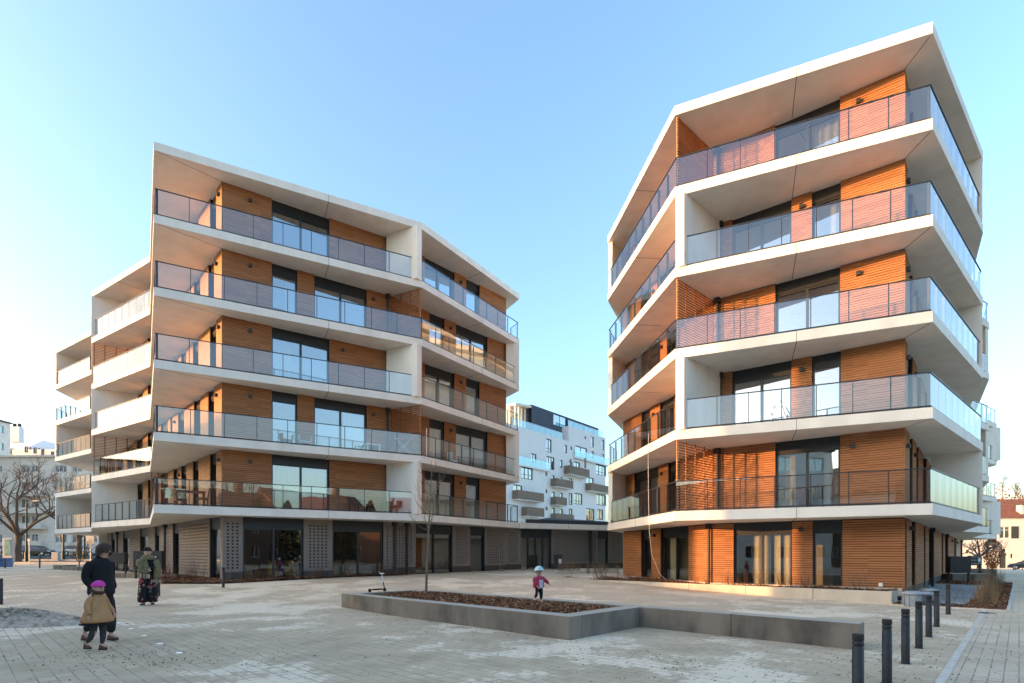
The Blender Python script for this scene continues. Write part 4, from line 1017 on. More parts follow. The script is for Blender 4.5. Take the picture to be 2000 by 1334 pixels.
# villa at the right end of the street
vz = 88.0; wV = Wall(gp(1878, vz), gp(2130, vz - 3), (0, -1)); vb = -.9
VB = empty('villa', (wV.p0.x, vz, vb), 'old cream villa with dark shutters, arched door and tiled roof at the right street end', 'house')
vr = [pxrect(wV, 1952, 1974, 1028, 1051.7), pxrect(wV, 1973.6, 1978.6, 1082, 1090), pxrect(wV, 1954, 1965, 1072, 1079), pxrect(wV, 1887, 1892, 1074, 1081), pxrect(wV, 2010, 2032, 1028, 1051), pxrect(wV, 1952, 1965.5, 1084.5, 1109.5)]
holed(wV, 0, wV.L, vb - .4, hpx(wV, 9, 1010), vr, 'wall', 'cream_render', VB, .2)
for k, r in enumerate(vr[:5]): simplewin(wV, r, VB, .2, 2 if k in (0, 4) else 1, .7 if k in (0, 4) else 0, fr='white_paint' if k in (0, 4) else 'frame_metal', fw=.12)
r = vr[5]; m = MB(); m.wall(wV.at(r[0]), wV.at(r[1]), wV.n, -.2, -.12, r[2], r[3]); m.build('door', M['dark_shutter'], VB)
m = MB(); nseg = 8; tc, rad_ = (r[0] + r[1]) / 2, (r[1] - r[0]) / 2
for i in range(nseg):
    a0, a1 = math.pi * i / nseg, math.pi * (i + 1) / nseg; m.wall(wV.at(tc + rad_ * math.cos(a1)), wV.at(tc + rad_ * math.cos(a0)), wV.n, .005, .03, r[3], r[3] + rad_ * .5 * (math.sin(a0) + math.sin(a1)))
m.build('door_arch', M['dark_shutter'], VB)
r = vr[0]; m = MB(); m.wall(wV.at(r[1] + .05), wV.at(r[1] + 1.1), wV.n, .02, .07, r[2], r[3]); m.build('shutter', M['dark_shutter'], VB)
ev = hpx(wV, 9, 1010); m = MB(); a, b = wV.at(-.3) + wV.n * .4, wV.at(wV.L) + wV.n * .4; c, d = wV.at(wV.L) - wV.n * 5, wV.at(3.5) - wV.n * 5
m.add([(a.x, a.y, ev - .1), (b.x, b.y, ev - .1), (c.x, c.y, ev + 3.4), (d.x, d.y, ev + 3.4)], [(0, 1, 2, 3)]); e = wV.at(-.3) - wV.n * 10; f_ = wV.at(wV.L) - wV.n * 10; m.add([(d.x, d.y, ev + 3.4), (c.x, c.y, ev + 3.4), (f_.x, f_.y, ev - .1), (e.x, e.y, ev - .1)], [(0, 1, 2, 3)]); m.add([(a.x, a.y, ev - .1), (d.x, d.y, ev + 3.4), (e.x, e.y, ev - .1)], [(0, 1, 2)]); m.build('roof', M['roof_tile'], VB)
p = wV.at(wV.cut(1999)) - wV.n * 1.2; m = MB(); m.box((p.x + 1.2, p.y - .2, ev + 1.2), (2.4, 1.0, 1.7)); dm = m.build('dormer', M['cream_render'], VB); m = MB(); m.box((p.x + 1.2, p.y - .1, ev + 2.13), (2.8, 1.5, .16)); m.build('dormer_roof', M['roof_slate'], dm)
m = MB(); m.prism([wV.at(.0) - wV.n * .6, wV.at(wV.L) - wV.n * .6, f_, e], vb - .4, ev - .15); m.build('wall', M['cream_render'], VB)

# hill with bare woods behind the villa
flat('hill_earth', (.14, .085, .05), .95, var=.35, scale=.4); flat('dead_leaf', (.26, .105, .04), .9, var=.4, scale=3)
def hillh(x, y): return -1.2 + max(0, min(1, (y - 105) / 60)) * 20 * max(0, min(1, (x - 70) / 40))
gx = [70 + i * 8 for i in range(22)]; gy = [100 + j * 8 for j in range(13)]; m = MB(); m.add([(x, y, hillh(x, y)) for y in gy for x in gx], [(j * 22 + i, j * 22 + i + 1, (j + 1) * 22 + i + 1, (j + 1) * 22 + i) for j in range(12) for i in range(21)], 0, True); o = m.build('hill', M['hill_earth']); o['kind'] = 'structure'
rr = random.Random(9); m = MB()
for i in range(70):
    x = rr.uniform(88, 190); y = rr.uniform(112, 165); z = hillh(x, y); H = rr.uniform(5, 9); limb(m, (x, y, z - .3), (rr.gauss(0, .1), rr.gauss(0, .1), 1), H * .45, .13, rr, 3, .55, .2, 3, (2, 3), .62, .6, 0, .035)
    for _ in range(50):
        p = Vector((x + rr.gauss(0, 1.8), y + rr.gauss(0, 1.8), z + rr.uniform(.2, H * .55))); s_ = rr.uniform(.15, .4); a = rr.uniform(0, 6.28)
        u, v = Vector((math.cos(a), math.sin(a), rr.uniform(-.6, .6))) * s_, Vector((-math.sin(a) * .4, math.cos(a) * .4, rr.uniform(.4, 1))) * s_; m.add([p - u, p + v, p + u, p - v], [(0, 1, 2, 3)], 1)
o = m.build('woods', [M['bark_brown'], M['dead_leaf']]); tag(o, 'reddish brown bare wood on the hill behind the villa', 'wood', kind='stuff')

# trees
def tp(x, z, dz=0): p = gp(x, z); return (p.x, p.y, gh(p.x, p.y) + dz)
bare_tree('bare_tree', tp(33, 57), 12.6, .31, 21, 'large dark bare street tree in front of the beige block at the left edge', depth=4, spread=.75, trunk=.24, up=.12, shrink=.66, n0=5)
bare_tree('bare_tree', tp(158, 66), 12.5, .30, 35, 'bare street tree whose upper twigs show under the left block balconies', depth=4, spread=.7, trunk=.24, n0=4)
bare_tree('bare_tree', tp(1912, 58), 4.6, .20, 14, 'small crooked bare tree beside the far end of the right block', depth=4, spread=.9, trunk=.36, n0=4, up=.05)
bare_tree('bare_tree', (gp(1040, 60).x - .6, 60, .6), 6.0, .08, 77, 'small pale bare tree in front of the distant white block', depth=3, spread=.7, trunk=.3, mat='bark_brown')
bare_tree('multi_stem_shrub', tp(155, 41, .25), 3.4, .05, 12, 'thin yellowish multi-stemmed shrub in the dark planter by the left street', 'shrub', 2, .6, .25, .12, 'twig_straw', n0=6)
HBx = empty('beech_shrub', tp(1938, 61), 'tall red-brown leafy beech shrub before the villa door', 'shrub'); rr = random.Random(3); m = MB(); b = Vector(tp(1938, 61))
for i in range(16): limb(m, b, (rr.gauss(0, .28), rr.gauss(0, .28), 1), 2.3 * rr.uniform(.8, 1.2), .04, rr, 1, .35, .3, 3, (1, 2), .5, .5, 0, .015)
m.build('stems', M['bark_brown'], HBx); m = MB()
for i in range(1500):
    z = rr.uniform(.25, 3.9); w_ = (.25 + .75 * math.sin(min(1, z / 2.4) * 1.57)) * (1 if z < 2.6 else max(.1, (4.1 - z) / 1.5)); a = rr.uniform(0, 6.28); q = w_ * 1.0 * math.sqrt(rr.random()); p = b + Vector((math.cos(a) * q, math.sin(a) * q, z)); s_ = rr.uniform(.05, .11); e = rr.uniform(0, 6.28)
    u, v = Vector((math.cos(e), math.sin(e), rr.uniform(-.7, .7))) * s_, Vector((-math.sin(e) * .5, math.cos(e) * .5, rr.uniform(.3, 1))) * s_; m.add([p - u, p + v, p + u, p - v], [(0, 1, 2, 3)])
m.build('foliage', M['dead_leaf'], HBx)

# ---------------------------------------------------------------- neighbours outside the picture: they shade the plaza and show in the glass
def block(name, label, p0, p1, out, depth, z0, H, rows, cols, mat, roof=None, cat='building', rh=3.2, winh=1.5, wf=.5):
    w = Wall(p0, p1, out); r = empty(name, (w.p0.x, w.p0.y, z0), label, cat); rects = []
    for j in range(rows):
        for i in range(cols):
            c = w.L * (i + .5) / cols; hw = w.L / cols * wf / 2; zb = z0 + (H - z0) * (j + .32) / rows; rects.append((c - hw, c + hw, zb, zb + winh))
    holed(w, 0, w.L, z0 - .4, H, rects, 'wall', mat, r)
    for q in rects: simplewin(w, q, r, mull=2, fr='white_paint')
    m = MB(); m.prism([w.at(0) - w.n * .75, w.at(w.L) - w.n * .75, w.at(w.L) - w.n * depth, w.at(0) - w.n * depth], z0 - .4, H - .01)
    for t in (0, w.L): a, b = w.at(t), w.at(t) - w.n * .75; m.add([(a.x, a.y, z0 - .4), (b.x, b.y, z0 - .4), (b.x, b.y, H), (a.x, a.y, H)], [(0, 1, 2, 3)])
    m.build('wall', M[mat], r); m = MB()
    if roof:
        a, b = w.at(-.2) + w.n * .4, w.at(w.L + .2) + w.n * .4; c, d = w.at(w.L + .2) - w.n * depth / 2, w.at(-.2) - w.n * depth / 2; e, f_ = w.at(w.L + .2) - w.n * (depth + .4), w.at(-.2) - w.n * (depth + .4)
        m.add([(a.x, a.y, H - .1), (b.x, b.y, H - .1), (c.x, c.y, H + rh), (d.x, d.y, H + rh)], [(0, 1, 2, 3)]); m.add([(d.x, d.y, H + rh), (c.x, c.y, H + rh), (e.x, e.y, H - .1), (f_.x, f_.y, H - .1)], [(0, 1, 2, 3)]); m.add([(a.x, a.y, H - .1), (d.x, d.y, H + rh), (f_.x, f_.y, H - .1)], [(0, 1, 2)]); m.add([(b.x, b.y, H - .1), (c.x, c.y, H + rh), (e.x, e.y, H - .1)], [(0, 1, 2)])
        o = m.build('roof', M[roof], r); p = w.at(w.L * .78) - w.n * depth * .5; m = MB(); m.box((p.x, p.y, H + rh + .4), (.9, .7, 1.8)); m.build('chimney', M['brown_brick'], o)
    else:
        m.prism([w.at(-.2) + w.n * .3, w.at(w.L + .2) + w.n * .3, w.at(w.L + .2) - w.n * depth, w.at(-.2) - w.n * depth], H, H + .25); m.build('roof', M['roof_dark'], r)
    return r
block('apartment_block', 'beige four storey block closing the plaza on the left, outside the picture', (-27, 11.4), (-19.8, -17.4), (1, 0), 15.5, 0, 13.25, 4, 8, 'beige_render', cat='apartment building')
block('garage_row', 'low brick garage row at the back of the left street, outside the picture', (-60, 7.55), (-60, -14), (1, 0), 9, 0, 6.9, 2, 6, 'brown_brick')
block('apartment_block', 'cream street block farther up the left street, outside the picture', (-60, 47), (-60, 7.6), (1, 0), 12, .2, 12.4, 4, 9, 'cream_render', cat='apartment building')
hs_ = [(-38, -25, 7.6, 'cream_render', 'cream gabled house behind the camera, outside the picture'), (-24.8, -11, 6.6, 'brown_brick', 'brown brick gabled house with tiled roof behind the camera, outside the picture'), (-10.8, 4, 7.4, 'beige_render', 'beige gabled house with tiled roof behind the camera, outside the picture'), (4.2, 19, 6.2, 'white_render', 'white gabled house with tiled roof behind the camera, outside the picture'), (19.2, 36, 7.2, 'brown_brick', 'wide brick house to the right behind the camera, outside the picture')]
for x0, x1, H, mt, lb in hs_: block('house', lb, (x0, -22), (x1, -22), (0, 1), 11, 0, H, 2, 4, mt, 'roof_tile', 'house', 4.2, 1.6, .34)
for x, y, H, sd_, lb in ((-15, -37, 17, 51, 'tall bare tree behind the houses opposite, left one, outside the picture'), (2, -39, 18, 52, 'tall bare tree behind the houses opposite, middle one, outside the picture'), (17, -36, 16, 53, 'tall bare tree behind the houses opposite, right one, outside the picture'), (47, -4, 17, 54, 'tall bare tree beyond the street to the right, outside the picture'), (52, 8, 16, 55, 'second tall bare tree beyond the street to the right, outside the picture')):
    bare_tree('bare_tree', (x, y, 0), H, .35, sd_, lb, depth=4, spread=.65, mat='bark_brown', n0=4)

block('apartment_block', 'unseen tall grey block up the left street, added to shade the beige block', (-98, 104), (-98, 58), (1, 0), 14, .8, 27, 8, 9, 'beige_render', cat='apartment building')  # added out of view so the beige facade across the street stays shaded
block('house', 'brown brick house on the far side of the right street, outside the picture', (38, -21), (62, 4), (-1, 1), 11, 0, 7.5, 2, 6, 'brown_brick', 'roof_tile', 'house', 4.2, 1.6, .34)
flat('evergreen', (.035, .05, .025), .8, var=.5, scale=3)
def evergreen(x, y, H, w, seed, label):
    rr = random.Random(seed); r = empty('evergreen_tree', (x, y, 0), label, 'tree', 'evergreens outside the picture'); m = MB(); m.bar((x, y, -.2), (x, y, H * .9), .25, .05, n=8); m.build('trunk', M['bark_dark'], r); m = MB()
    for i in range(2600):
        z = H * (.06 + .94 * rr.random() ** 1.2); q = w * (1 - z / H) ** .7 * math.sqrt(rr.uniform(.25, 1)) * rr.uniform(.8, 1.15); a = rr.uniform(0, 6.28); p = Vector((x + math.cos(a) * q, y + math.sin(a) * q, z)); s_ = rr.uniform(.2, .45); e = a + rr.gauss(0, .5)
        u, v = Vector((math.cos(e), math.sin(e), rr.uniform(-.7, .1))) * s_, Vector((-math.sin(e), math.cos(e), rr.uniform(-.3, .3))) * s_ * .5; m.add([p - u, p + v, p + u, p - v], [(0, 1, 2, 3)])
    m.build('crown', M['evergreen'], r)
for k, (x, y, H, w, lb) in enumerate(((26, -12, 9, 2.6, 'dark evergreen in front of the houses opposite, right end, outside the picture'), (34, -9, 10.5, 3, 'dark evergreen by the brown brick house, nearer one, outside the picture'), (40, -1, 9.5, 2.8, 'dark evergreen by the brown brick house, farther one, outside the picture'), (-1, -15, 7.5, 2.6, 'dark evergreen behind the camera before the beige house, outside the picture'), (12, -16, 8.5, 2.6, 'dark evergreen behind the camera before the white house, outside the picture'))): evergreen(x, y, H, w, 90 + k, lb)
# ---------------------------------------------------------------- things on the balconies and on the plaza
flat('wicker_dark', (.03, .028, .026), .7, var=.4, scale=60); flat('teak', (.20, .085, .035), .6, var=.3, scale=14); flat('linen_green', (.42, .55, .45), .9, var=.2, scale=12)
flat('aluminium', (.62, .63, .64), .35, .5, .8); flat('broom_wood', (.42, .29, .15), .7); flat('rubber', (.02, .02, .02), .8); flat('yellow_plastic', (.65, .48, .06), .5)
flat('car_paint_dark', (.012, .016, .024), .22, .6); flat('car_paint_silver', (.42, .44, .46), .3, .6, .4); flat('car_glass', (.015, .02, .022), .08, .7); flat('lamp_green', (.025, .05, .04), .5); flat('headlight', (.7, .72, .74), .15, .6)
flat('sign_grey', (.45, .46, .47), .5); flat('poster_teal', (.10, .26, .24), .5, var=.7, scale=1.6); flat('crate_blue', (.10, .17, .34), .6, var=.3, scale=2); flat('paper', (.8, .8, .78), .8); flat('rope_white', (.72, .66, .58), .9)
def legs4(m, c, w, d, z0, z1, r, a=0, mat=0):
    ca, sa = math.cos(a), math.sin(a)
    for sx in (-1, 1):
        for sy in (-1, 1): x, y = sx * w, sy * d; m.box((c[0] + x * ca - y * sa, c[1] + x * sa + y * ca, (z0 + z1) / 2), (r, r, z1 - z0), a, mat)
def chair(name, p, z, a, label, mat, arms=True, group=None, w=.3, hb=.86):
    r = empty(name, (p[0], p[1], z), label, 'chair', group); ca, sa = math.cos(a), math.sin(a)
    L = lambda x, y: (p[0] + x * ca - y * sa, p[1] + x * sa + y * ca)
    m = MB(); x, y = L(0, 0); m.box((x, y, z + .40), (w * 2, w * 1.9, .09), a); m.build('seat', M[mat], r)
    m = MB(); b0 = Vector((*L(-w * .95, 0), z + .45)); 
    for k in range(5): x, y = L(-w * (.95 + .05 * k), 0); m.box((x, y, z + .47 + k * (hb - .45) / 5 + .035), (.05, w * 1.9, (hb - .45) / 5 - .008), a)
    m.build('backrest', M[mat], r)
    for sx in (-1, 1):
        for sy in (-1, 1): m = MB(); x, y = L(sx * w * .85, sy * w * .85); m.box((x, y, z + .18), (.05, .05, .36), a); m.build('leg', M[mat], r)
    if arms:
        for sy in (-1, 1): m = MB(); x, y = L(0, sy * w * .98); m.box((x, y, z + .56), (w * 1.9, .06, .24), a); m.build('armrest', M[mat], r)
    return r
def table(p, z, a, w, d, h, label, mat, name='table'):
    r = empty(name, (p[0], p[1], z), label, 'table'); m = MB(); m.box((p[0], p[1], z + h - .025), (w, d, .05), a); m.build('table_top', M[mat], r)
    ca, sa = math.cos(a), math.sin(a)
    for sx in (-1, 1):
        for sy in (-1, 1): x, y = sx * (w / 2 - .06), sy * (d / 2 - .06); m = MB(); m.box((p[0] + x * ca - y * sa, p[1] + x * sa + y * ca, z + (h - .05) / 2), (.06, .06, h - .05), a); m.build('leg', M[mat], r)
    return r
aF = math.atan2(wF.d.y, wF.d.x)
chair('wicker_armchair', gp(697, 26.6), HL[0], aF + .3, 'dark wicker armchair on the first balcony of the left block, left of the low table', 'wicker_dark', group='wicker armchairs on the first balcony')
chair('wicker_armchair', gp(776, 27.6), HL[0], aF + 3.5, 'dark wicker armchair at the far right end of the first left balcony', 'wicker_dark', group='wicker armchairs on the first balcony')
chair('wicker_armchair', gp(757, 27.9), HL[0], aF + 2.6, 'dark wicker armchair turned away beside the first balcony partition, behind another', 'wicker_dark', group='wicker armchairs on the first balcony')
table(gp(734, 27.2), HL[0], aF, .9, .6, .38, 'low dark wicker table between the armchairs on the first left balcony', 'wicker_dark')
table(gp(372, 23.6), HL[0], aF, 1.15, .7, .73, 'red-brown wooden garden table on the first balcony corner of the left block', 'teak')
chair('garden_chair', gp(396, 23.7), HL[0], aF + 3.1, 'red-brown wooden garden chair right of the corner balcony table', 'teak', arms=False, w=.22)
chair('garden_chair', gp(352, 24.1), HL[0], aF + .2, 'red-brown wooden garden chair left of the corner balcony table', 'teak', arms=False, w=.22)
def dryer(p, z, a, label, cloth=True):
    r = empty('drying_rack', (p[0], p[1], z), label, 'drying rack'); ca, sa = math.cos(a), math.sin(a); L = lambda x, y, h: (p[0] + x * ca - y * sa, p[1] + x * sa + y * ca, z + h)
    m = MB()
    for y in (-.28, .28): m.bar(L(-.45, y, 0), L(.45, y, .95), .012, n=5); m.bar(L(.45, y, 0), L(-.45, y, .95), .012, n=5)
    for k in range(8): x = -.45 + .9 * k / 7; m.bar(L(x, -.3, .95), L(x, .3, .95), .006, n=4)
    for y in (-.3, .3): m.bar(L(-.5, y, .95), L(.5, y, .95), .011, n=5)
    m.build('rack_frame', M['aluminium'], r)
    if cloth:
        m = MB()
        for x, w_, d_ in ((-.3, .5, .45), (.02, .55, .35), (.3, .45, .5)):
            m.add([L(x - .01, -w_ / 2, .96), L(x - .01, w_ / 2, .96), L(x - .04, w_ / 2, .96 - d_), L(x - .05, -w_ / 2, .97 - d_)], [(0, 1, 2, 3)]); m.add([L(x + .01, -w_ / 2, .96), L(x + .01, w_ / 2, .96), L(x + .04, w_ / 2, .9 - d_ * .8), L(x + .05, -w_ / 2, .92 - d_ * .8)], [(0, 1, 2, 3)])
        m.build('laundry', M['linen_green'], r)
    return r
dryer(gp(343, 24.6), HL[0], aF + .5, 'drying rack with pale green laundry on the first balcony corner of the left block')
chair('garden_chair', gp(556, 25.6), HL[1], aF - 1.2, 'wooden slatted chair before the narrow window on the second left balcony', 'teak', w=.27)
chair('lounge_chair', gp(592, 26.0), HL[1], aF - 1.4, 'low grey folding lounge chair beside the wooden chair on the second left balcony', 'sign_grey', w=.3, hb=.7)
table(gp(727, 27.6), HL[1], aF, .75, .55, .62, 'small white table near the drying rack on the second left balcony', 'white_paint')
dryer(gp(788, 27.4), HL[1], aF - .4, 'folded empty white drying rack by the slat screen on the second left balcony', False)
p = gp(696, 27.6); r_ = empty('potted_plant', (p.x, p.y, HL[1]), 'small green potted plant beside the white balcony table', 'plant'); m = MB(); m.lathe((p.x, p.y, HL[1]), [(.10, 0), (.14, .26), (.15, .28)], 12); m.build('pot', M['plastic_grey'], r_)
flat('leaf_green', (.05, .09, .03), .7, var=.4, scale=20); rr = random.Random(2); m = MB()
for i in range(60):
    b = Vector((p.x, p.y, HL[1] + .26)); d = Vector((rr.gauss(0, .5), rr.gauss(0, .5), rr.uniform(.3, 1))).normalized() * rr.uniform(.15, .42); s_ = Vector((-d.y, d.x, 0)).normalized() * .035; m.add([b + d * .3, b + d * .7 + s_, b + d, b + d * .7 - s_], [(0, 1, 2, 3)])
m.build('foliage', M['leaf_green'], r_)
p = gp(833, 27.75); r_ = empty('antenna_pole', (p.x, p.y, HL[1]), 'white slotted pole standing at the balcony corner of the left block', 'pole'); m = MB(); m.box((p.x, p.y, HL[1] + .75), (.035, .035, 1.5), .4)
for k in range(9): m.box((p.x, p.y, HL[1] + .2 + k * .14), (.06, .06, .05), .4)
m.build('pole', M['white_paint'], r_)
# balcony chairs behind the right-hand glass of the left block
chair('garden_chair', gp(884, 31.2), HL[1], .9, 'white folding chair on the second right-hand balcony of the left block', 'white_paint', arms=False, w=.22)
p = gp(112, 45.2); r_ = empty('potted_plant', (p.x, p.y, HL[1]), 'dry brown potted shrub on the far left sawtooth balcony', 'plant'); m = MB(); m.lathe((p.x, p.y, HL[1]), [(.18, 0), (.24, .4)], 12); m.build('pot', M['plastic_grey'], r_); m = MB()
for i in range(14): limb(m, (p.x, p.y, HL[1] + .35), (rr.gauss(0, .6), rr.gauss(0, .6), 1), 1.0, .015, rr, 1, .5, .2, 3, (1, 2), .5, .5, 0, .012)
m.build('foliage', M['dead_leaf'], r_)  # bare branches only, in the dead leaf colour
# step ladder on the right block
p = gp(1519, 19.1); z = HB[1]; r_ = empty('step_ladder', (p.x, p.y, z), 'white aluminium step ladder opened on the second balcony of the right block', 'ladder')
aR = math.atan2(vF.d.y, vF.d.x); L = lambda x, y, h: (p.x + x * math.cos(aR) - y * math.sin(aR), p.y + x * math.sin(aR) + y * math.cos(aR), z + h)
m = MB()
for y in (-.05, .05):
    for s_ in (-1, 1): m.sq(L(s_ * .34, y * 4, 0), L(s_ * .05, y * 2, .95), .035)
for k in range(1, 4):
    for s_ in (-1, 1): t = k / 4; x = s_ * (.34 - .29 * t); m.sq(L(x, -.2 + .1 * t, .95 * t), L(x, .2 - .1 * t, .95 * t), .03)
m.sq(L(.03, -.09, .95), L(-.12, -.05, 1.28), .03); m.sq(L(.03, .09, .95), L(-.12, .05, 1.28), .03); m.build('ladder_frame', M['aluminium'], r_)
# rope hanging from the second floor slab
p0 = P + (Q - P) * .72 + Vector((-.10, 0)); m = MB(); q = [Vector((p0.x, p0.y, HB[1] + .4)), Vector((p0.x - .02, p0.y, HB[1] - .6)), Vector((p0.x, p0.y - .02, HB[0] + .3)), Vector((p0.x + .03, p0.y, HB[0] - .6)), Vector((p0.x + .2, p0.y + .3, 1.6)), Vector((p0.x + .6, p0.y + .5, .75)), Vector((p0.x + .95, p0.y + .6, .45))]
for i in range(len(q) - 1): m.bar(q[i], q[i + 1], .009, n=6)
o = m.build('rope', M['rope_white']); tag(rootat(o, q[-1]), 'thin pale rope hanging from the balcony corner down to the bark bed', 'rope')
# brooms leaning on the shop
def broom(x0, z, dx, label):
    p = gp(x0, z); g = gh(p.x, p.y) + .02; r = empty('broom', (p.x, p.y, g), label, 'broom', 'brooms leaning on the shop front'); b = Vector((p.x, p.y, g)); m = MB(); m.bar(b + Vector((0, 0, .07)), b + Vector((dx, .35, 1.42)), .014, n=6); m.build('handle', M['broom_wood'], r)
    m = MB(); m.box((p.x, p.y, g + .05), (.34, .07, .06)); m.box((p.x, p.y, g + .0), (.32, .06, .06), 0, 1); m.build('brush_head', [M['broom_wood'], M['twig_straw']], r)
broom(978, 33.2, -.12, 'wooden broom leaning almost upright on the brick right of the narrow shop window'); broom(1023, 34.6, -.42, 'wooden broom leaning at a slant beside the glazed shop entrance')
# waste bin by the entrance
p = gp(1089, 35.6); g = gh(p.x, p.y); r_ = empty('waste_bin', (p.x, p.y, g), 'black wheeled waste bin with a white sticker beside the shop entrance', 'bin'); m = MB(); m.prism([(p.x - .28, p.y - .3), (p.x + .28, p.y - .3), (p.x + .24, p.y + .3), (p.x - .24, p.y + .3)], g + .06, g + .92); m.build('bin_body', M['black_metal'], r_, bevel=.03)
m = MB(); m.box((p.x, p.y + .02, g + .96), (.62, .68, .06)); m.bar((p.x - .3, p.y + .34, g + .95), (p.x + .3, p.y + .34, g + .95), .025, n=8); m.build('lid', M['black_metal'], r_, bevel=.015)
for sx in (-1, 1): m = MB(); m.bar((p.x + sx * .27, p.y + .28, g + .1), (p.x + sx * .31, p.y + .28, g + .1), .1, n=14); m.build('wheel', M['rubber'], r_)
m = MB(); m.box((p.x + .14, p.y - .305, g + .55), (.2, .012, .3)); m.build('sticker', M['paper'], r_)
# mailboxes and notice boards
def board(x0, x1, z, ht, hb, label, slots=False, paper=False):
    a, b = gp(x0, z), gp(x1, z); g = gh((a.x + b.x) / 2, z); r = empty('mailbox_stand' if slots else 'notice_board', ((a.x + b.x) / 2, z, g), label, 'mailbox' if slots else 'notice board')
    m = MB(); m.wall(a, b, (0, 1), 0, .28, g + hb, g + ht); m.build('mailbox_case' if slots else 'board_panel', M['black_metal'], r, bevel=.01)
    for q in (a, b): m = MB(); d = -.03 if q is b else .03; m.box((q.x + d, q.y + .14, g + hb / 2), (.06, .08, hb + .02)); m.build('leg', M['black_metal'], r)
    if slots:
        m = MB(); W = b.x - a.x; n = 4
        for i in range(n):
            for j in range(3): x = a.x + W * (i + .5) / n; zz = g + hb + (ht - hb) * (j + .6) / 3; m.box((x, z - .006, zz), (W / n * .7, .014, .035))
        m.build('letter_slots', M['galvanised'], r)
    if paper: m = MB(); m.box((a.x + (b.x - a.x) * .76, z - .006, g + hb + (ht - hb) * .55), (.16, .014, .28)); m.build('notice', M['paper'], r)
board(1856, 1897, 27.4, 1.42, .6, 'large plain black notice board on two legs in the right forecourt'); board(1896, 1918, 38.5, 1.5, .8, 'black mailbox stand with rows of slots behind the right notice board', True, True)
board(212, 243, 27.0, 1.3, .72, 'plain black notice board by the left brick wall, behind the walking man'); board(260, 316, 26.0, 1.34, .45, 'wide black notice board with a pale notice, behind the person in the scarf', False, True)
# grey plastic tubs
def tub(p, s_, label):
    g = gh(*p); r = empty('plastic_tub', (p[0], p[1], g), label, 'tub', 'grey plastic tubs in the corner bed'); m = MB(); m.lathe((p[0], p[1], g), [(.2 * s_, 0), (.24 * s_, .36 * s_), (.24 * s_, .38 * s_)], 20)
    for k in range(10): a = k * .628; m.box((p[0] + math.cos(a) * .235 * s_, p[1] + math.sin(a) * .235 * s_, g + .19 * s_), (.03, .012, .36 * s_), a)
    m.build('tub_body', M['plastic_grey'], r); m = MB(); m.lathe((p[0], p[1], g + .38 * s_), [(.31 * s_, 0), (.315 * s_, .04 * s_), (.2 * s_, .055 * s_), (.19 * s_, .085 * s_), (.06 * s_, .09 * s_)], 20); m.build('lid', M['plastic_grey'], r)
tub(gp(1781, 16.3), 1.0, 'grey plastic tub with a wide lid at the planter corner, left of two'); tub(gp(1801, 16.6), .92, 'grey plastic tub with a wide lid, middle one behind the bollards'); tub(gp(1812, 18.0), .95, 'grey plastic tub with a wide lid, farthest back by the wooden wall corner')
# kick scooter parked on the planter rim
sp_ = grid(Lp, .95, -.16); z = ZT; r_ = empty('kick_scooter', (sp_.x, sp_.y, z), 'small child kick scooter with black wheels standing on the planter rim', 'scooter')
u = Vector((D1.x, D1.y, 0)); b = Vector((sp_.x, sp_.y, z)); m = MB(); m.sq(b + Vector((0, 0, .075)) - u * .02, b + u * .34 + Vector((0, 0, .075)), .035); m.build('deck', M['rubber'], r_)
for t in (-.1, .42):
    m = MB(); c = b + u * t + Vector((0, 0, .055)); n = Vector((D2.x, D2.y, 0)); m.bar(c - n * .014, c + n * .014, .055, n=16); m.build('wheel', M['rubber'], r_)
m = MB(); m.bar(b + u * .42 + Vector((0, 0, .08)), b + u * .36 + Vector((0, 0, .3)), .015, n=8); m.build('fork', M['rubber'], r_)
m = MB(); n = Vector((D2.x, D2.y, 0)); t0 = b + u * .36 + Vector((0, 0, .3)); t1 = b + u * .32 + Vector((0, 0, .56)); m.bar(t0, t1, .013, n=8); m.bar(t1 - n * .12, t1 + n * .12, .013, n=8); m.build('handlebar', M['white_paint'], r_)
# ---------------------------------------------------------------- left street: pavement, lamps, cars, fence
qsheet('left_road', [(-140, 57), (-14, 57), (-14, 84), (-140, 84)], 60, 27, M['asphalt'], .02)
def strip(name, y0, y1, dz, mat, hgt=None):
    m = MB(); xs = [-140 + 2 * i for i in range(64)]; vs = []
    for x in xs: vs += [(x, y0, gh(x, y0) + dz), (x, y1, gh(x, y1) + dz), (x, y0, gh(x, y0) - .2), (x, y1, gh(x, y1) - .2)]
    fs = []
    for i in range(63): a = i * 4; b = a + 4; fs += [(a, b, b + 1, a + 1), (a + 2, b + 2, b, a), (a + 1, b + 1, b + 3, a + 3)]
    m.add(vs, fs); o = m.build(name, M[mat]); o['kind'] = 'structure'
strip('left_kerb', 56.2, 57, .13, 'kerb_stone'); strip('left_pavement', 84, 92, .14, 'kerb_stone'); strip('tram_kerb', 62.0, 62.5, .16, 'kerb_stone')
r_ = empty('street_railing', (-55, 63.2, gh(-55, 63.2)), 'low dark pedestrian railing with crossed bars along the left street', 'railing'); m = MB(); x = -62.0
while x < -34:
    z0, z1 = gh(x, 63.2), gh(x + 2, 63.2); m.sq((x, 63.2, z0), (x, 63.2, z0 + 1.0), .07); m.sq((x, 63.2, z0 + 1.0), (x + 2, 63.2, z1 + 1.0), .05); m.sq((x, 63.2, z0 + .3), (x + 2, 63.2, z1 + .3), .04); m.sq((x, 63.2, z0 + .32), (x + 2, 63.2, z1 + .98), .03); m.sq((x, 63.2, z0 + .98), (x + 2, 63.2, z1 + .32), .03); x += 2
m.build('railing_bars', M['lamp_green'], r_)
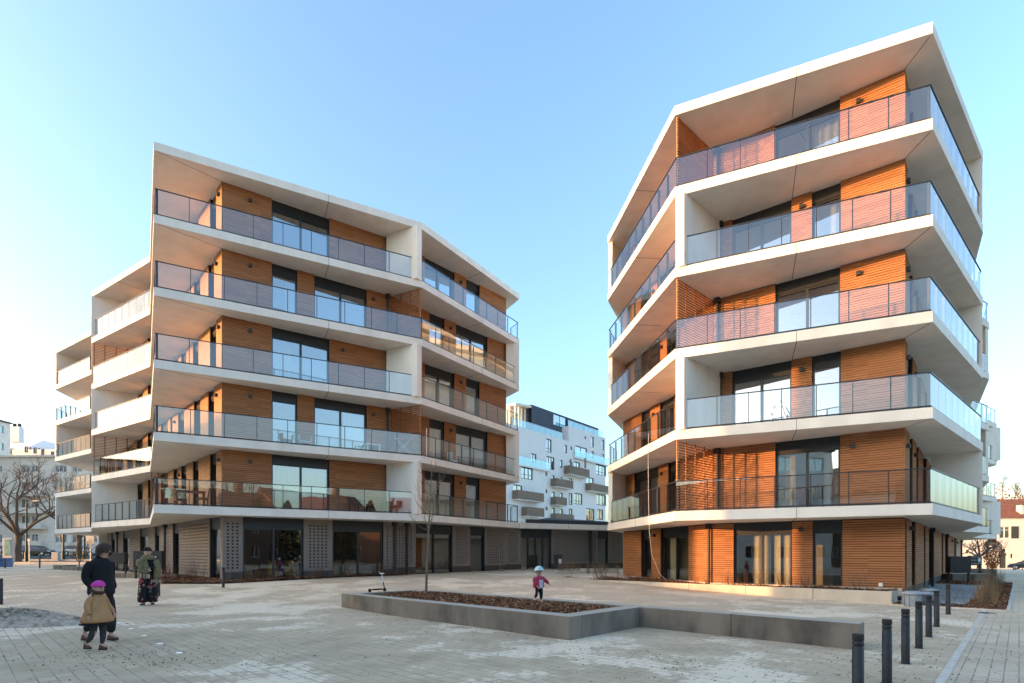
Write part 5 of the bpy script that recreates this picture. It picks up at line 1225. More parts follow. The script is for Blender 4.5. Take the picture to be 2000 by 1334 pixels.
def streetlamp(x, z, H, label):
    p = gp(x, z); g = gh(p.x, p.y); r = empty('street_lamp', (p.x, p.y, g), label, 'street lamp', 'green street lamps'); m = MB(); m.lathe((p.x, p.y, g), [(.19, -.1), (.19, 1.0), (.15, 1.1), (.11, 1.2), (.08, H)], 12); m.build('pole', M['lamp_green'], r)
    m = MB(); m.bar((p.x, p.y, g + H), (p.x + 1.1, p.y - .2, g + H + .25), .05, n=8); m.build('arm', M['lamp_green'], r); m = MB(); m.box((p.x + 1.25, p.y - .2, g + H + .22), (.6, .25, .14)); m.build('lamp_head', M['galvanised'], r, bevel=.03)
streetlamp(52, 60, 6.6, 'green street lamp post in front of the big bare tree'); streetlamp(124, 63, 9.0, 'green street lamp post under the left block balconies, right of the white box'); streetlamp(165, 64, 9.0, 'green street lamp post under the left block, nearest the walking man')
def signpost(x, z, H, label, w, h):
    p = gp(x, z); g = gh(p.x, p.y); r = empty('sign_post', (p.x, p.y, g), label, 'sign'); m = MB(); m.bar((p.x, p.y, g), (p.x, p.y, g + H), .045, n=8); m.build('post', M['galvanised'], r); m = MB(); m.box((p.x, p.y - .07, g + H - h / 2), (w, .04, h)); m.build('sign_plate', M['cream_render'], r)
signpost(57.5, 56, 2.6, 'small cream plate on a grey post beside the green lamp', .3, .26)
p = gp(110, 62); g = gh(p.x, p.y); r_ = empty('utility_cabinet', (p.x, p.y, g), 'pale utility cabinet standing behind the street railing', 'cabinet'); m = MB(); m.box((p.x, p.y, g + .5), (.8, .4, 1.0)); m.build('cabinet_body', M['sign_grey'], r_, bevel=.02); m = MB(); m.box((p.x, p.y - .21, g + .52), (.7, .03, .8)); m.build('cabinet_door', M['plastic_grey'], r_)
signpost(177, 60, 3.0, 'cream panel on a yellow-grey post beside the left block corner', .9, 1.0)
p = gp(17, 53); g = gh(p.x, p.y); r_ = empty('advertising_panel', (p.x, p.y, g), 'grey advertising pillar with a teal poster at the left edge', 'billboard'); m = MB(); m.box((p.x, p.y, g + 1.45), (.95, .3, 2.5)); m.build('frame', M['sign_grey'], r_, bevel=.03); m = MB(); m.box((p.x + .05, p.y - .16, g + 1.75), (.62, .03, 1.6)); m.build('poster', M['poster_teal'], r_); m = MB(); m.box((p.x, p.y, g + .12), (.7, .25, .3)); m.build('base', M['plastic_grey'], r_)
p = gp(6, 49); g = gh(p.x, p.y); r_ = empty('site_crate', (p.x, p.y, g), 'blue corrugated container at the left edge behind the far bollards', 'container'); m = MB(); m.box((p.x - .8, p.y + .3, g + .42), (2.0, .9, .84))
for k in range(9): m.box((p.x - 1.7 + k * .22, p.y - .17, g + .42), (.08, .05, .74))
m.build('crate_body', M['crate_blue'], r_)
def car(x, z, heading, label, paint, Lc=4.3, Wc=1.76, Hc=1.46):
    p = gp(x, z); g = gh(p.x, p.y) + .03; r = empty('parked_car', (p.x, p.y, g), label, 'car'); ca, sa = math.cos(heading), math.sin(heading)
    Tf = lambda a, b, h: (p.x + a * ca - b * sa, p.y + a * sa + b * ca, g + h)
    prof = [(-.5, .30, .62), (-.49, .55, .78), (-.46, .70, .86), (-.30, .74, .93), (.14, .72, .98), (.30, .68, .98), (.44, .60, .94), (.49, .50, .84), (.5, .30, .7)]
    m = MB(); K = len(prof); vs = []
    for a, h, w_ in prof:
        y = Wc / 2 * (.80 + .2 * (w_ - .6) / .4)
        vs += [Tf(a * Lc, -y, .22), Tf(a * Lc, -y * 1.02, h * .55 * Hc / .95 * .95 + .1), Tf(a * Lc, -y * .94, h * Hc * .86), Tf(a * Lc, y * .94, h * Hc * .86), Tf(a * Lc, y * 1.02, h * .55 * Hc + .1), Tf(a * Lc, y, .22)]
    fs = [(i * 6 + k, (i + 1) * 6 + k, (i + 1) * 6 + (k + 1) % 6, i * 6 + (k + 1) % 6) for i in range(K - 1) for k in range(6)] + [tuple(range(6)), tuple(reversed(range((K - 1) * 6, K * 6)))]
    m.add(vs, fs, 0, False); m.build('body', M[paint], r, bevel=.03)
    cab = [(-.47, .70), (-.36, .97), (-.05, 1.0), (.10, .96), (.27, .68)]; m = MB(); vs = []
    for a, h in cab:
        y = Wc / 2 * (.86 if h < .8 else .70); vs += [Tf(a * Lc, -y, h * Hc * .98 if h > .8 else .60 * Hc), Tf(a * Lc, y, h * Hc * .98 if h > .8 else .60 * Hc)]
    n = len(cab); fs = [(2 * i, 2 * i + 2, 2 * i + 3, 2 * i + 1) for i in range(n - 1)] + [tuple(2 * i for i in reversed(range(n))), tuple(2 * i + 1 for i in range(n))]
    m.add(vs, fs); m.build('windows', M['car_glass'], r)
    m = MB(); vs = [Tf(a * Lc, s_ * Wc * .35, Hc * h) for a, h in ((-.355, .965), (-.05, .995), (.09, .955)) for s_ in (-1, 1)]; vs += [(v[0], v[1], v[2] + .025) for v in vs]; m.add(vs, [(6, 8, 9, 7), (8, 10, 11, 9), (0, 2, 8, 6), (2, 4, 10, 8), (1, 7, 9, 3), (3, 9, 11, 5), (0, 6, 7, 1), (4, 5, 11, 10)]); m.build('roof', M[paint], r)
    for a in (-.31, .31):
        for s_ in (-1, 1):
            c = Vector(Tf(a * Lc, s_ * Wc * .47, .31)); n_ = Vector((-sa, ca, 0)); m = MB(); m.bar(c - n_ * .1, c + n_ * .1, .31, n=18); wh = m.build('wheel', M['rubber'], r); m = MB(); m.bar(c - n_ * .105, c + n_ * .105, .19, n=12); m.build('rim', M['galvanised'], wh)
    for s_ in (-1, 1):
        m = MB(); c = Tf(.475 * Lc, s_ * Wc * .36, .64); m.box(c, (.22, .34, .14), heading); m.build('headlight', M['headlight'], r)
    return r
car(42, 79, .05, 'dark parked car behind the street railing, left of two dark ones', 'car_paint_dark', 4.6); car(73, 78.5, .05, 'dark parked car with bright headlamp behind the street railing, right of two dark ones', 'car_paint_dark', 4.4); car(157, 79.5, .08, 'silver parked car under the left block balconies', 'car_paint_silver', 4.4)
car(1, 81, .05, 'silver parked car cut by the left picture edge', 'car_paint_silver', 4.3); car(2013, 70, 2.3, 'dark parked car cut by the right picture edge', 'car_paint_dark', 4.4)
for i, (x, z, lab) in enumerate(((1979, 63, 'short far bollard before the villa, left of the arched bike stand'), (1928, 66, 'short far bollard before the villa beside the beech shrub'))):
    p = gp(x, z); o = copy_tree(b0); o.location = (p.x, p.y, gh(p.x, p.y)); o['label'] = lab
p = gp(1990, 64); g = gh(p.x, p.y); m = MB()
for i in range(10):
    a0, a1 = math.pi * i / 10, math.pi * (i + 1) / 10; m.bar((p.x + .42 * math.cos(a0), p.y, g + .55 + .42 * math.sin(a0)), (p.x + .42 * math.cos(a1), p.y, g + .55 + .42 * math.sin(a1)), .03, n=6)
for s_ in (-.42, .42): m.bar((p.x + s_, p.y, g - .1), (p.x + s_, p.y, g + .55), .03, n=6)
m.bar((p.x - .42, p.y, g + .5), (p.x + .42, p.y, g + .5), .025, n=6)
r_ = empty('bike_stand', (p.x, p.y, g), 'dark arched bicycle stand beside the car at the right edge', 'bike stand'); m.build('stand_tube', M['black_metal'], r_)
# room furniture seen dimly through the left shop windows
flat('shelf_orange', (.75, .30, .03), .6); flat('shelf_blue', (.06, .10, .30), .6)
for x, mt, lab in ((531, 'shelf_orange', 'orange low cabinet inside the left shop window, left one'), (551, 'shelf_blue', 'dark blue low cabinet between the two orange ones inside the shop'), (563, 'shelf_orange', 'orange low cabinet inside the left shop window, right one')):
    p = gp(x, 27.2); r_ = empty('low_cabinet', (p.x, p.y, .37), lab, 'cabinet'); m = MB(); m.box((p.x, p.y, .82), (.34, .4, .9), aF); m.build('cabinet_body', M[mt], r_, bevel=.01); m = MB(); q = Vector((p.x, p.y)) + wF.n * .205; m.box((q.x, q.y, .82), (.28, .015, .8), aF); m.build('cabinet_door', M[mt], r_)
# ---------------------------------------------------------------- people
flat('skin_tone', (.55, .33, .24), .55, .35, var=.06, scale=20); flat('hair_brown', (.045, .022, .012), .6, var=.4, scale=60); flat('wool_black', (.012, .012, .014), .9, var=.3, scale=40); flat('trouser_dark', (.02, .019, .022), .9, var=.3, scale=30)
flat('leather_brown', (.13, .055, .03), .5, var=.25, scale=20); flat('knit_pink', (.62, .06, .33), .9, var=.25, scale=45); flat('coat_camel', (.44, .23, .10), .85, var=.14, scale=9); flat('tights_grey', (.055, .05, .055), .9); flat('eye_dark', (.01, .008, .008), .3)
flat('lip', (.42, .16, .13), .5); flat('scarf_olive', (.16, .135, .07), .95, var=.45, scale=16); flat('fringe_pale', (.5, .47, .36), .95); flat('sneaker_white', (.6, .58, .55), .6); flat('helmet_mint', (.50, .72, .70), .3, .5, var=.1, scale=8); flat('helmet_green', (.06, .30, .22), .35)
flat('jacket_red', (.42, .045, .09), .8, var=.2, scale=22); flat('shirt_pale', (.6, .52, .56), .8, var=.3, scale=30); flat('boot_pink', (.6, .28, .22), .7, var=.2, scale=20)
t = NT('floral_cloth'); _vo = t.n('ShaderNodeTexVoronoi', {'Vector': t.obj(), 'Scale': 11.0}); _s = t.n('ShaderNodeSeparateColor', {0: _vo.outputs['Color']})
_m = t.math('LESS_THAN', _vo.outputs['Distance'], .45); _m = t.math('MULTIPLY', _m, t.math('GREATER_THAN', _s.outputs[0], .35))
t.bsdf(t.mix(_m, c4(.012, .011, .014), t.ramp(_s.outputs[1], [(0, c4(.30, .02, .06)), (.4, c4(.34, .05, .04)), (.55, c4(.5, .42, .3)), (.8, c4(.06, .10, .05)), (1, c4(.4, .16, .1))])), .85)
class Fig:
    """local frame: x to the figure's right, y forward, z up"""
    def __init__(s, label, loc, yaw, H, group=None, sc=1.0):
        s.loc = Vector(loc); s.M = Matrix.Translation(s.loc) @ Matrix.Rotation(yaw, 4, 'Z') @ Matrix.Scale(sc, 4); s.root = empty('person', loc, label, 'person', group)
    def out(s, m, name, mats, parent=None, sub=0):
        m.v = [tuple(s.M @ Vector(p)) for p in m.v]; o = m.build(name, mats, parent or s.root)
        if sub: k = o.modifiers.new('smooth', 'SUBSURF'); k.levels = k.render_levels = sub
        return o
    def tube(s, name, paths, mats, parent=None, n=14, sub=1, crease=0.0, rr=None):
        """paths: list of [(point, side radius, depth radius), ...]; one garment, one mesh"""
        m = MB(); rr = rr or random.Random(len(name))
        for pth in paths:
            P_s = [Vector(p[0]) for p in pth]; vs = []
            for i, p in enumerate(pth):
                T_ = (P_s[min(i + 1, len(pth) - 1)] - P_s[max(i - 1, 0)]).normalized(); S_ = Vector((1, 0, 0)) if abs(T_.x) < .85 else Vector((0, 0, 1))
                a = (S_ - T_ * S_.dot(T_)).normalized(); b = T_.cross(a)
                for k in range(n):
                    q = 2 * math.pi * k / n; w = 1 + (rr.uniform(-crease, crease) if 0 < i < len(pth) else 0); vs.append(P_s[i] + a * p[1] * math.cos(q) * w + b * p[2] * math.sin(q) * w)
            L = len(pth); fs = [(i * n + k, i * n + (k + 1) % n, (i + 1) * n + (k + 1) % n, (i + 1) * n + k) for i in range(L - 1) for k in range(n)] + [tuple(reversed(range(n))), tuple(range((L - 1) * n, L * n))]
            m.add(vs, fs, 0, True)
        return s.out(m, name, mats, parent, sub)
    def body(s, pts, edges, root=0):
        """the body itself: a jointed skeleton grown into one continuous skin"""
        me = bpy.data.meshes.new('body'); me.from_pydata([s.M @ Vector(p[0]) - s.loc for p in pts], edges, []); o = bpy.data.objects.new('body', me); COL.objects.link(o)
        sk = o.modifiers.new('skin', 'SKIN'); k = s.M.to_scale().x
        for i, v in enumerate(me.skin_vertices[0].data): r = pts[i][1]; v.radius = (r * k, r * k) if not isinstance(r, tuple) else (r[0] * k, r[1] * k); v.use_root = (i == root)
        sk.use_smooth_shade = True; sb = o.modifiers.new('sub', 'SUBSURF'); sb.levels = sb.render_levels = 2
        dg = bpy.context.evaluated_depsgraph_get(); nm = bpy.data.meshes.new_from_object(o.evaluated_get(dg)); bpy.data.objects.remove(o); nm.name = 'body'
        nm.materials.clear(); nm.materials.append(M['skin_tone']); nm.polygons.foreach_set('use_smooth', [True] * len(nm.polygons))
        o = bpy.data.objects.new('body', nm); COL.objects.link(o); o.parent = s.root; ORG[o.name] = s.loc.copy(); return o
    def face(s, c, r, body, turn=0.0):
        """eyes, brows and mouth on a head of radius r centred at c, looking along y turned by turn"""
        q = Matrix.Rotation(turn, 3, 'Z'); c = Vector(c)
        for sx in (-1, 1):
            m = MB(); m.ell(c + q @ Vector((sx * r * .38, r * .90, r * .05)), (r * .15, r * .10, r * .085), rot=q); s.out(m, 'eye', M['eye_dark'], body)
            m = MB(); m.ell(c + q @ Vector((sx * r * .38, r * .93, r * .26)), (r * .24, r * .07, r * .05), rot=q); s.out(m, 'eyebrow', M['hair_brown'], body)
            m = MB(); m.ell(c + q @ Vector((sx * r * .97, -r * .05, -r * .05)), (r * .10, r * .22, r * .3), rot=q); s.out(m, 'ear', M['skin_tone'], body)
        m = MB(); m.ell(c + q @ Vector((0, r * .90, -r * .62)), (r * .27, r * .08, r * .07), rot=q); s.out(m, 'mouth', M['lip'], body)
        m = MB(); m.ell(c + q @ Vector((0, r * 1.05, -r * .2)), (r * .15, r * .22, r * .22), rot=q); m.ell(c + q @ Vector((0, r * .95, r * .05)), (r * .10, r * .14, r * .3), rot=q); s.out(m, 'nose', M['skin_tone'], body)
def skeleton(H, head_r, legs, arms, head_c, neck, chest=.115, hip=.10, sh=.17, hands=True, leg_r=(.065, .045, .034), arm_r=(.036, .032, .026)):
    """legs: two (hip, knee, ankle, toe); arms: two (shoulder, elbow, wrist, palm direction)"""
    pts = [((0, 0, H * .53), hip), ((0, 0, H * .62), hip * .98), ((0, .0, H * .74), chest), ((0, 0, H * .80), chest * .8), (neck, head_r * .55)]; ed = [(0, 1), (1, 2), (2, 3), (3, 4)]
    hc = Vector(head_c); pts += [(hc - Vector((0, 0, head_r * .75)), head_r * .72), (hc, (head_r * .98, head_r * .98)), (hc + Vector((0, -.01, head_r * .7)), head_r * .7)]; ed += [(4, 5), (5, 6), (6, 7)]
    for L in legs:
        b = len(pts); pts += [(L[0], leg_r[0]), (L[1], leg_r[1]), (L[2], leg_r[2]), (L[3], leg_r[2] * .8)]; ed += [(0, b), (b, b + 1), (b + 1, b + 2), (b + 2, b + 3)]
    for A_s in arms:
        b = len(pts); S_, E_s, W_s, d = [Vector(k) for k in A_s]; d.normalize(); pts += [(S_, arm_r[0]), (E_s, arm_r[1]), (W_s, arm_r[2])]; ed += [(3, b), (b, b + 1), (b + 1, b + 2)]
        if hands:
            k = H / 1.75; w = d.cross(Vector((0, 0, 1)) if abs(d.z) < .8 else Vector((0, 1, 0))).normalized(); nrm = d.cross(w)
            palm = len(pts); pts.append((W_s + d * .06 * k, (.03 * k, .018 * k))); ed.append((b + 2, palm))
            for f, (o_, l_) in enumerate(((-.030, .068), (-.010, .08), (.010, .075), (.029, .058))):
                i = len(pts); k0 = W_s + (d * .095 + w * o_) * k; k1 = k0 + (d * l_ * .5 + nrm * .012) * k; k2 = k1 + (d * l_ * .42 + nrm * .026) * k; pts += [(k0, .0095 * k), (k1, .0088 * k), (k2, .0075 * k)]; ed += [(palm, i), (i, i + 1), (i + 1, i + 2)]
            i = len(pts); k0 = W_s + (d * .045 - w * .038) * k; k1 = k0 + (d * .032 - w * .022 + nrm * .008) * k; pts += [(k0, .0105 * k), (k1, .009 * k)]; ed += [(palm, i), (i, i + 1)]
    return pts, ed
def shoe(f, a, d, L, w, h, mat, parent=None, sole='rubber'):
    a, d = Vector(a), Vector(d).normalized(); m = MB(); n = 10; prof = [(-.28, .62, .95), (-.2, .9, 1.0), (.1, .9, .85), (.4, 1, .6), (.62, .85, .5), (.74, .35, .35)]; vs = []; sd_ = d.cross(Vector((0, 0, 1)))
    for t, ww, hh in prof:
        for k in range(n): q = math.pi * k / (n - 1); vs.append(a + d * t * L + sd_ * math.cos(q) * w * ww + Vector((0, 0, .018 + math.sin(q) * h * hh)))
    K = len(prof); fs = [(i * n + k, i * n + k + 1, (i + 1) * n + k + 1, (i + 1) * n + k) for i in range(K - 1) for k in range(n - 1)] + [tuple(range(n)), tuple(reversed(range((K - 1) * n, K * n)))]
    m.add(vs, fs, 0, True); o = f.out(m, 'shoe', M[mat], parent); m = MB(); pl = [(t, ww * 1.08) for t, ww, hh in prof]; vs = []
    for z in (0, .022):
        for sg in (1, -1):
            for t, ww in (pl if sg > 0 else reversed(pl)): p = a + d * t * L * 1.03 + sd_ * sg * w * ww; vs.append((p.x, p.y, a.z + z))
    n2 = 2 * K; m.add(vs, [tuple(reversed(range(n2))), tuple(range(n2, 2 * n2))] + [(k, (k + 1) % n2, n2 + (k + 1) % n2, n2 + k) for k in range(n2)]); f.out(m, 'sole', M[sole], o); return o
YR = R(-90)                                             # facing to the right of the picture
# man in the black coat, walking to the right
x0, y0 = gp(197, 9.75); f = Fig('tall person with brown bowl-cut hair in a long black coat, walking right', (x0, y0, gh(x0, y0)), YR - R(10), 1.80, 'people on the plaza')
legs = [((-.09, .0, .92), (-.09, .13, .51), (-.09, .12, .10), (-.09, .26, .05)), ((.09, 0, .92), (.09, .02, .50), (.09, -.26, .16), (.09, -.13, .05))]
arms = [((-.17, 0, 1.43), (-.235, -.06, 1.17), (-.16, .07, 1.0), (.25, .25, -.9)), ((.17, 0, 1.43), (.235, -.06, 1.17), (.16, .07, 1.0), (-.25, .25, -.9))]
pts, ed = skeleton(1.8, .098, legs, arms, (0, .07, 1.665), (0, .02, 1.52)); b = f.body(pts, ed); f.face((0, .07, 1.665), .098, b)
f.tube('coat', [[((0, .01, .80), .225, .235), ((0, .005, .96), .225, .205), ((0, 0, 1.12), .205, .16), ((0, 0, 1.28), .215, .16), ((0, .0, 1.40), .225, .15), ((0, .0, 1.47), .19, .125), ((0, .015, 1.52), .10, .095), ((0, .02, 1.56), .085, .085)]]
       + [[((s_ * .17, 0, 1.46), .07, .075), ((s_ * .22, -.02, 1.38), .082, .085), ((s_ * .245, -.06, 1.22), .068, .072), ((s_ * .245, -.05, 1.13), .066, .07), ((s_ * .21, .03, 1.03), .06, .064), ((s_ * .17, .09, .95), .058, .06)] for s_ in (-1, 1)], M['wool_black'], crease=.035)
f.tube('trousers', [[((s_ * .09, 0, .95), .12, .13), (L[1], .085, .09), (L[2], .075, .085)] for s_, L in ((-1, legs[0]), (1, legs[1]))], M['trouser_dark'], crease=.04)
shoe(f, (-.09, .12, .02), (0, 1, 0), .19, .052, .085, 'leather_brown'); shoe(f, (.09, -.24, .03), (0, 1, -.1), .19, .052, .085, 'leather_brown')
m = MB(); vs = []; c = Vector((0, .06, 1.685)); n = 20; rows = 8
for j in range(rows + 1):
    t = math.pi * .68 * j / rows
    for k in range(n):
        a = 2 * math.pi * k / n; fr = math.sin(a); drop = .0 if j < rows else (-.035 if fr < .3 else .0); r = .124
        sn = math.sin(min(t, 1.45)); vs.append(c + Vector((sn * math.cos(a) * r, sn * math.sin(a) * r * 1.06, (math.cos(t) if t < 1.5 else -(t - 1.5) * 1.15) * r * (1.0 if fr < .45 or j < 5 else .70) + drop)))
m.add(vs, [(j * n + k, (j + 1) * n + k, (j + 1) * n + (k + 1) % n, j * n + (k + 1) % n) for j in range(rows) for k in range(n)], 0, True); f.out(m, 'hair', M['hair_brown'], b, 1)
# child in the camel coat
x0, y0 = gp(190, 8.85); f = Fig('small person in a pink beanie and flared camel coat, walking right in front', (x0, y0, gh(x0, y0)), YR - R(12), 1.18, 'people on the plaza')
legs = [((-.06, 0, .58), (-.06, .07, .32), (-.06, .02, .07), (-.06, .11, .035)), ((.06, 0, .58), (.06, .02, .31), (.06, -.16, .11), (.06, -.08, .04))]
arms = [((-.12, 0, .92), (-.19, .0, .75), (-.20, .10, .62), (0, .4, -.8)), ((.12, 0, .92), (.19, -.03, .75), (.20, .05, .60), (0, .4, -.8))]
pts, ed = skeleton(1.14, .086, legs, arms, (0, .03, 1.035), (0, .01, .93), .08, .07, .12, True, (.042, .026, .02), (.028, .022, .018)); b = f.body(pts, ed); f.face((0, .03, 1.035), .086, b)
f.tube('coat', [[((0, 0, .45), .255, .235), ((0, 0, .50), .25, .23), ((0, 0, .62), .205, .18), ((0, 0, .75), .15, .13), ((0, 0, .84), .13, .105), ((0, 0, .90), .115, .09), ((0, .005, .945), .065, .06)]] + [[((s_ * .09, 0, .905), .04, .045), ((s_ * .13, 0, .855), .048, .052), ((s_ * .175, -.01, .75), .048, .05), ((s_ * .20, .06, .65), .044, .046), ((s_ * .205, .09, .61), .046, .046)] for s_ in (-1, 1)], M['coat_camel'], crease=.03)
f.tube('hem_band', [[((0, 0, .435), .252, .232), ((0, 0, .452), .255, .236)]], M['trouser_dark'], sub=0)
f.tube('tights', [[((s_ * .06, 0, .56), .075, .08), (L[1], .048, .05), (L[2], .038, .04)] for s_, L in ((-1, legs[0]), (1, legs[1]))], M['tights_grey'])
f.tube('scarf', [[((0, .01, .93), .10, .10), ((0, .012, .965), .105, .108), ((0, .012, .995), .088, .092)]], M['hair_brown'], crease=.05)
shoe(f, (-.06, .02, .0), (0, 1, 0), .125, .038, .075, 'leather_brown'); shoe(f, (.06, -.15, .03), (0, 1, -.25), .125, .038, .075, 'leather_brown')
f.tube('hair', [[((0, -.035, .92), .06, .03), ((0, -.03, .98), .088, .066), ((0, -.01, 1.05), .094, .088)]], M['hair_brown'], b)
f.tube('beanie', [[((0, .02, 1.045), .098, .104), ((0, .02, 1.075), .103, .108), ((0, .018, 1.11), .094, .098), ((0, .01, 1.145), .062, .066), ((0, .005, 1.16), .02, .02)]], M['knit_pink'], b, crease=.03)
# person in the scarf
x0, y0 = gp(289, 16.1); f = Fig('person in a black beanie, big olive fringed scarf and wide floral trousers, standing', (x0, y0, gh(x0, y0)), R(180) + R(28), 1.75, 'people on the plaza')
legs = [((-.09, 0, .90), (-.10, .03, .49), (-.11, .0, .09), (-.13, .14, .045)), ((.09, 0, .90), (.10, .02, .49), (.11, .0, .09), (.13, .14, .045))]
arms = [((-.18, 0, 1.42), (-.25, .02, 1.17), (-.06, .20, 1.12), (.9, .2, 0)), ((.18, 0, 1.42), (.25, .02, 1.17), (.06, .22, 1.08), (-.9, .2, 0))]
pts, ed = skeleton(1.75, .094, legs, arms, (0, .05, 1.60), (0, .01, 1.48)); b = f.body(pts, ed); f.face((0, .05, 1.60), .094, b)
f.tube('jacket', [[((0, 0, .86), .205, .16), ((0, 0, 1.0), .20, .155), ((0, 0, 1.15), .185, .145), ((0, 0, 1.35), .20, .145), ((0, 0, 1.44), .17, .12), ((0, .01, 1.50), .085, .08)]] + [[((s_ * .16, 0, 1.43), .065, .07), ((s_ * .21, .0, 1.36), .08, .08), ((s_ * .25, .02, 1.18), .075, .075), ((s_ * .17, .12, 1.13), .066, .066), ((s_ * .05, .2, 1.11), .058, .06)] for s_ in (-1, 1)], M['wool_black'], crease=.03)
f.tube('trousers', [[((s_ * .09, 0, .93), .135, .135), ((s_ * .10, .01, .70), .135, .14), ((s_ * .115, .02, .45), .14, .15), ((s_ * .125, .02, .2), .145, .16), ((s_ * .13, .02, .07), .148, .165)] for s_ in (-1, 1)], M['floral_cloth'], crease=.04)
for s_ in (-1, 1): shoe(f, (s_ * .12, .05, .0), (s_ * .25, 1, 0), .2, .05, .085, 'trouser_dark', None, 'sneaker_white')
sc_ = f.tube('scarf', [[((0, .02, 1.36), .245, .19), ((0, .025, 1.44), .20, .165), ((0, .03, 1.50), .135, .135), ((0, .03, 1.545), .11, .115)], [((.12, .16, 1.44), .10, .045), ((.10, .215, 1.28), .12, .05), ((.07, .255, 1.10), .135, .05), ((.05, .25, .93), .13, .04)], [((-.18, .05, 1.40), .09, .09), ((-.245, .07, 1.25), .10, .10), ((-.26, .12, 1.08), .10, .09), ((-.24, .16, .90), .09, .06), ((-.23, .17, .76), .075, .04)],
               [((.19, .04, 1.40), .09, .10), ((.24, .1, 1.26), .09, .10), ((.12, .22, 1.14), .10, .07), ((-.08, .25, 1.08), .10, .06)]], M['scarf_olive'], crease=.09)
m = MB(); rr = random.Random(8)
for px_, pz_, py_ in ((.05, .93, .25), (-.23, .76, .17)):
    for k in range(16): x = px_ + rr.uniform(-.12, .12); y = py_ + rr.uniform(-.03, .045); m.bar((x, y, pz_ + .02), (x + rr.uniform(-.02, .02), y + .01, pz_ - rr.uniform(.06, .12)), .006, n=4)
for k in range(26): t = k / 25; m.bar((.20 - .30 * t, .17 + .08 * t, 1.40 - .34 * t), (.215 - .30 * t, .215 + .08 * t, 1.37 - .34 * t), .008, n=4)
f.out(m, 'scarf_fringe', M['fringe_pale'], sc_)
f.tube('beanie', [[((0, .035, 1.625), .104, .110), ((0, .03, 1.66), .110, .115), ((0, .02, 1.71), .098, .102), ((0, .01, 1.75), .055, .058), ((0, .01, 1.76), .02, .02)]], M['wool_black'], b, crease=.02)
# toddler on the bark
x0, y0 = gp(1052, 13.15); f = Fig('toddler in a mint bicycle helmet and red jacket stepping across the bark', (x0, y0, .405), R(180) + R(30), .9, 'people on the plaza')
legs = [((-.05, 0, .40), (-.055, .04, .22), (-.055, .02, .06), (-.06, .08, .03)), ((.05, 0, .40), (.065, .07, .24), (.085, -.05, .11), (.09, .01, .05))]
arms = [((-.095, 0, .62), (-.18, .02, .54), (-.27, .06, .45), (-.6, .3, -.5)), ((.095, 0, .62), (.15, .03, .51), (.10, .10, .40), (-.3, .6, -.6))]
pts, ed = skeleton(.86, .076, legs, arms, (0, .02, .755), (0, .005, .665), .065, .06, .09, True, (.04, .027, .021), (.024, .019, .016)); b = f.body(pts, ed); f.face((0, .02, .755), .076, b)
f.tube('jacket', [[((0, 0, .34), .155, .125), ((0, 0, .42), .155, .13), ((0, 0, .54), .138, .11), ((0, 0, .62), .115, .09), ((0, .005, .675), .06, .058)]] + [[((-.085, 0, .62), .045, .045), ((-.13, .01, .585), .052, .052), ((-.185, .02, .535), .048, .048), ((-.27, .06, .455), .04, .04)], [((.085, 0, .62), .045, .045), ((.125, .01, .58), .052, .052), ((.15, .03, .51), .048, .048), ((.105, .095, .41), .04, .04)]], M['jacket_red'], crease=.03)
m = MB(); m.wall((-.05, .108), (.05, .108), (0, 1), 0, .02, .36, .56); f.out(m, 'shirt_front', M['shirt_pale'])
f.tube('leggings', [[((s_ * .05, 0, .41), .068, .07), (L[1], .044, .046), (L[2], .034, .036)] for s_, L in ((-1, legs[0]), (1, legs[1]))], M['trouser_dark'])
shoe(f, (-.055, .02, .0), (0, 1, 0), .10, .034, .075, 'boot_pink'); shoe(f, (.085, -.045, .035), (.1, 1, -.1), .10, .034, .075, 'boot_pink')
f.tube('hair', [[((0, -.02, .69), .05, .035), ((0, -.015, .74), .076, .066), ((0, -.01, .77), .078, .072)]], M['hair_brown'], b)
he = f.tube('helmet', [[((0, .015, .762), .112, .136), ((0, .012, .785), .116, .14), ((0, .005, .83), .108, .13), ((0, -.005, .88), .076, .094), ((0, -.008, .90), .03, .04)]], M['helmet_mint'], b)
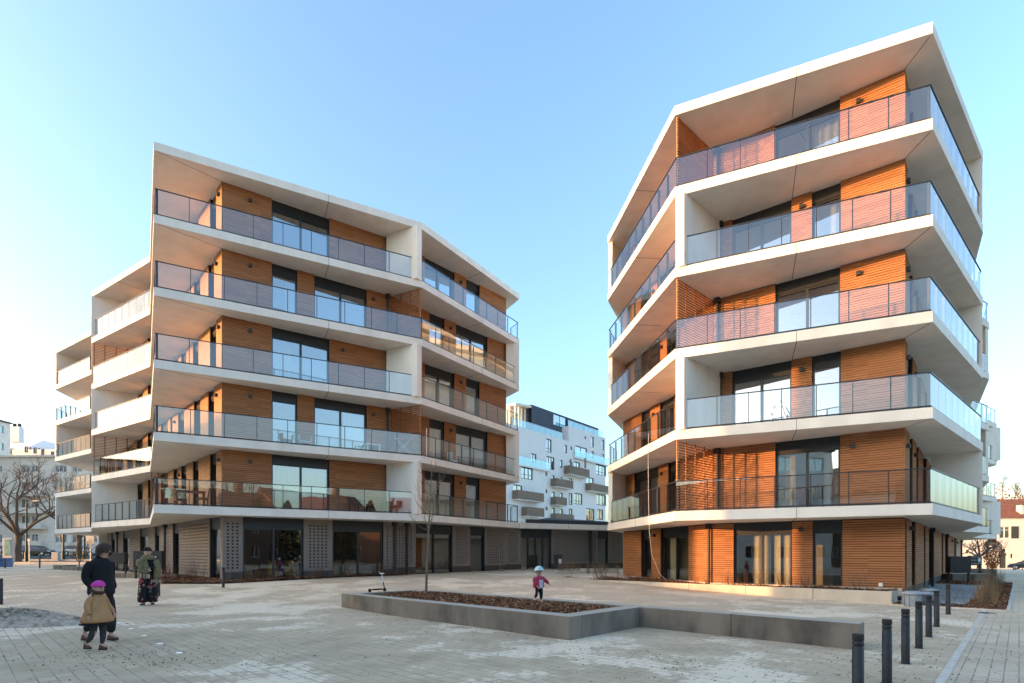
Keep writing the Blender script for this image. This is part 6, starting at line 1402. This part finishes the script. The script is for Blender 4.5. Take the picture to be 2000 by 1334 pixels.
for k, (a0, z0) in enumerate(((-.5, .835), (.5, .835), (0, .85))): m = MB(); m.ell((math.sin(a0) * .092, .075 * math.cos(a0) + .02, z0 + .012), (.022, .04, .016), rot=Matrix.Rotation(-a0, 3, 'Z')); f.out(m, 'helmet_vent', M['helmet_green'], he)
# ---------------------------------------------------------------- camera, sun and sky
cd = bpy.data.cameras.new('camera'); cam = bpy.data.objects.new('camera', cd); COL.objects.link(cam)
cam.location = (0, 0, EYE); cam.rotation_euler = (R(90), 0, 0)
cd.sensor_width = 36; cd.lens = F / 2000 * 36; cd.shift_y = (HY - 667) / 2000; cd.clip_end = 4000; cd.clip_start = .05
SC.camera = cam
SUN_TH, SUN_EL = R(12.5), R(5.8)
to_sun = Vector((-math.cos(SUN_TH) * math.cos(SUN_EL), -math.sin(SUN_TH) * math.cos(SUN_EL), math.sin(SUN_EL)))
sd = bpy.data.lights.new('sun', 'SUN'); so = bpy.data.objects.new('sun', sd); COL.objects.link(so)
sd.energy = 2.0; sd.angle = R(.5); sd.color = (.62, .305, .120)
so.rotation_euler = to_sun.to_track_quat('Z', 'Y').to_euler(); so.location = (-20, -10, 40)
wd = bpy.data.worlds.new('World'); SC.world = wd; wd.use_nodes = True
nt = wd.node_tree; nt.nodes.clear()
sky = nt.nodes.new('ShaderNodeTexSky'); sky.sky_type = 'NISHITA'; sky.sun_disc = False
sky.sun_elevation = SUN_EL; sky.sun_rotation = math.atan2(to_sun.x, to_sun.y)
sky.air_density = 1.0; sky.dust_density = 3.6; sky.ozone_density = 2.2; sky.altitude = 50
bg = nt.nodes.new('ShaderNodeBackground'); bg.inputs[1].default_value = .15
ow = nt.nodes.new('ShaderNodeOutputWorld')
nt.links.new(sky.outputs[0], bg.inputs[0]); nt.links.new(bg.outputs[0], ow.inputs[0])
vs = SC.view_settings; vs.view_transform = 'Standard'; vs.look = 'None'; vs.gamma = 1; vs.use_curve_mapping = False
vs.exposure = 2.8
SC.cycles.max_bounces = 10; SC.cycles.transparent_max_bounces = 16; SC.cycles.caustics_reflective = False; SC.cycles.caustics_refractive = False
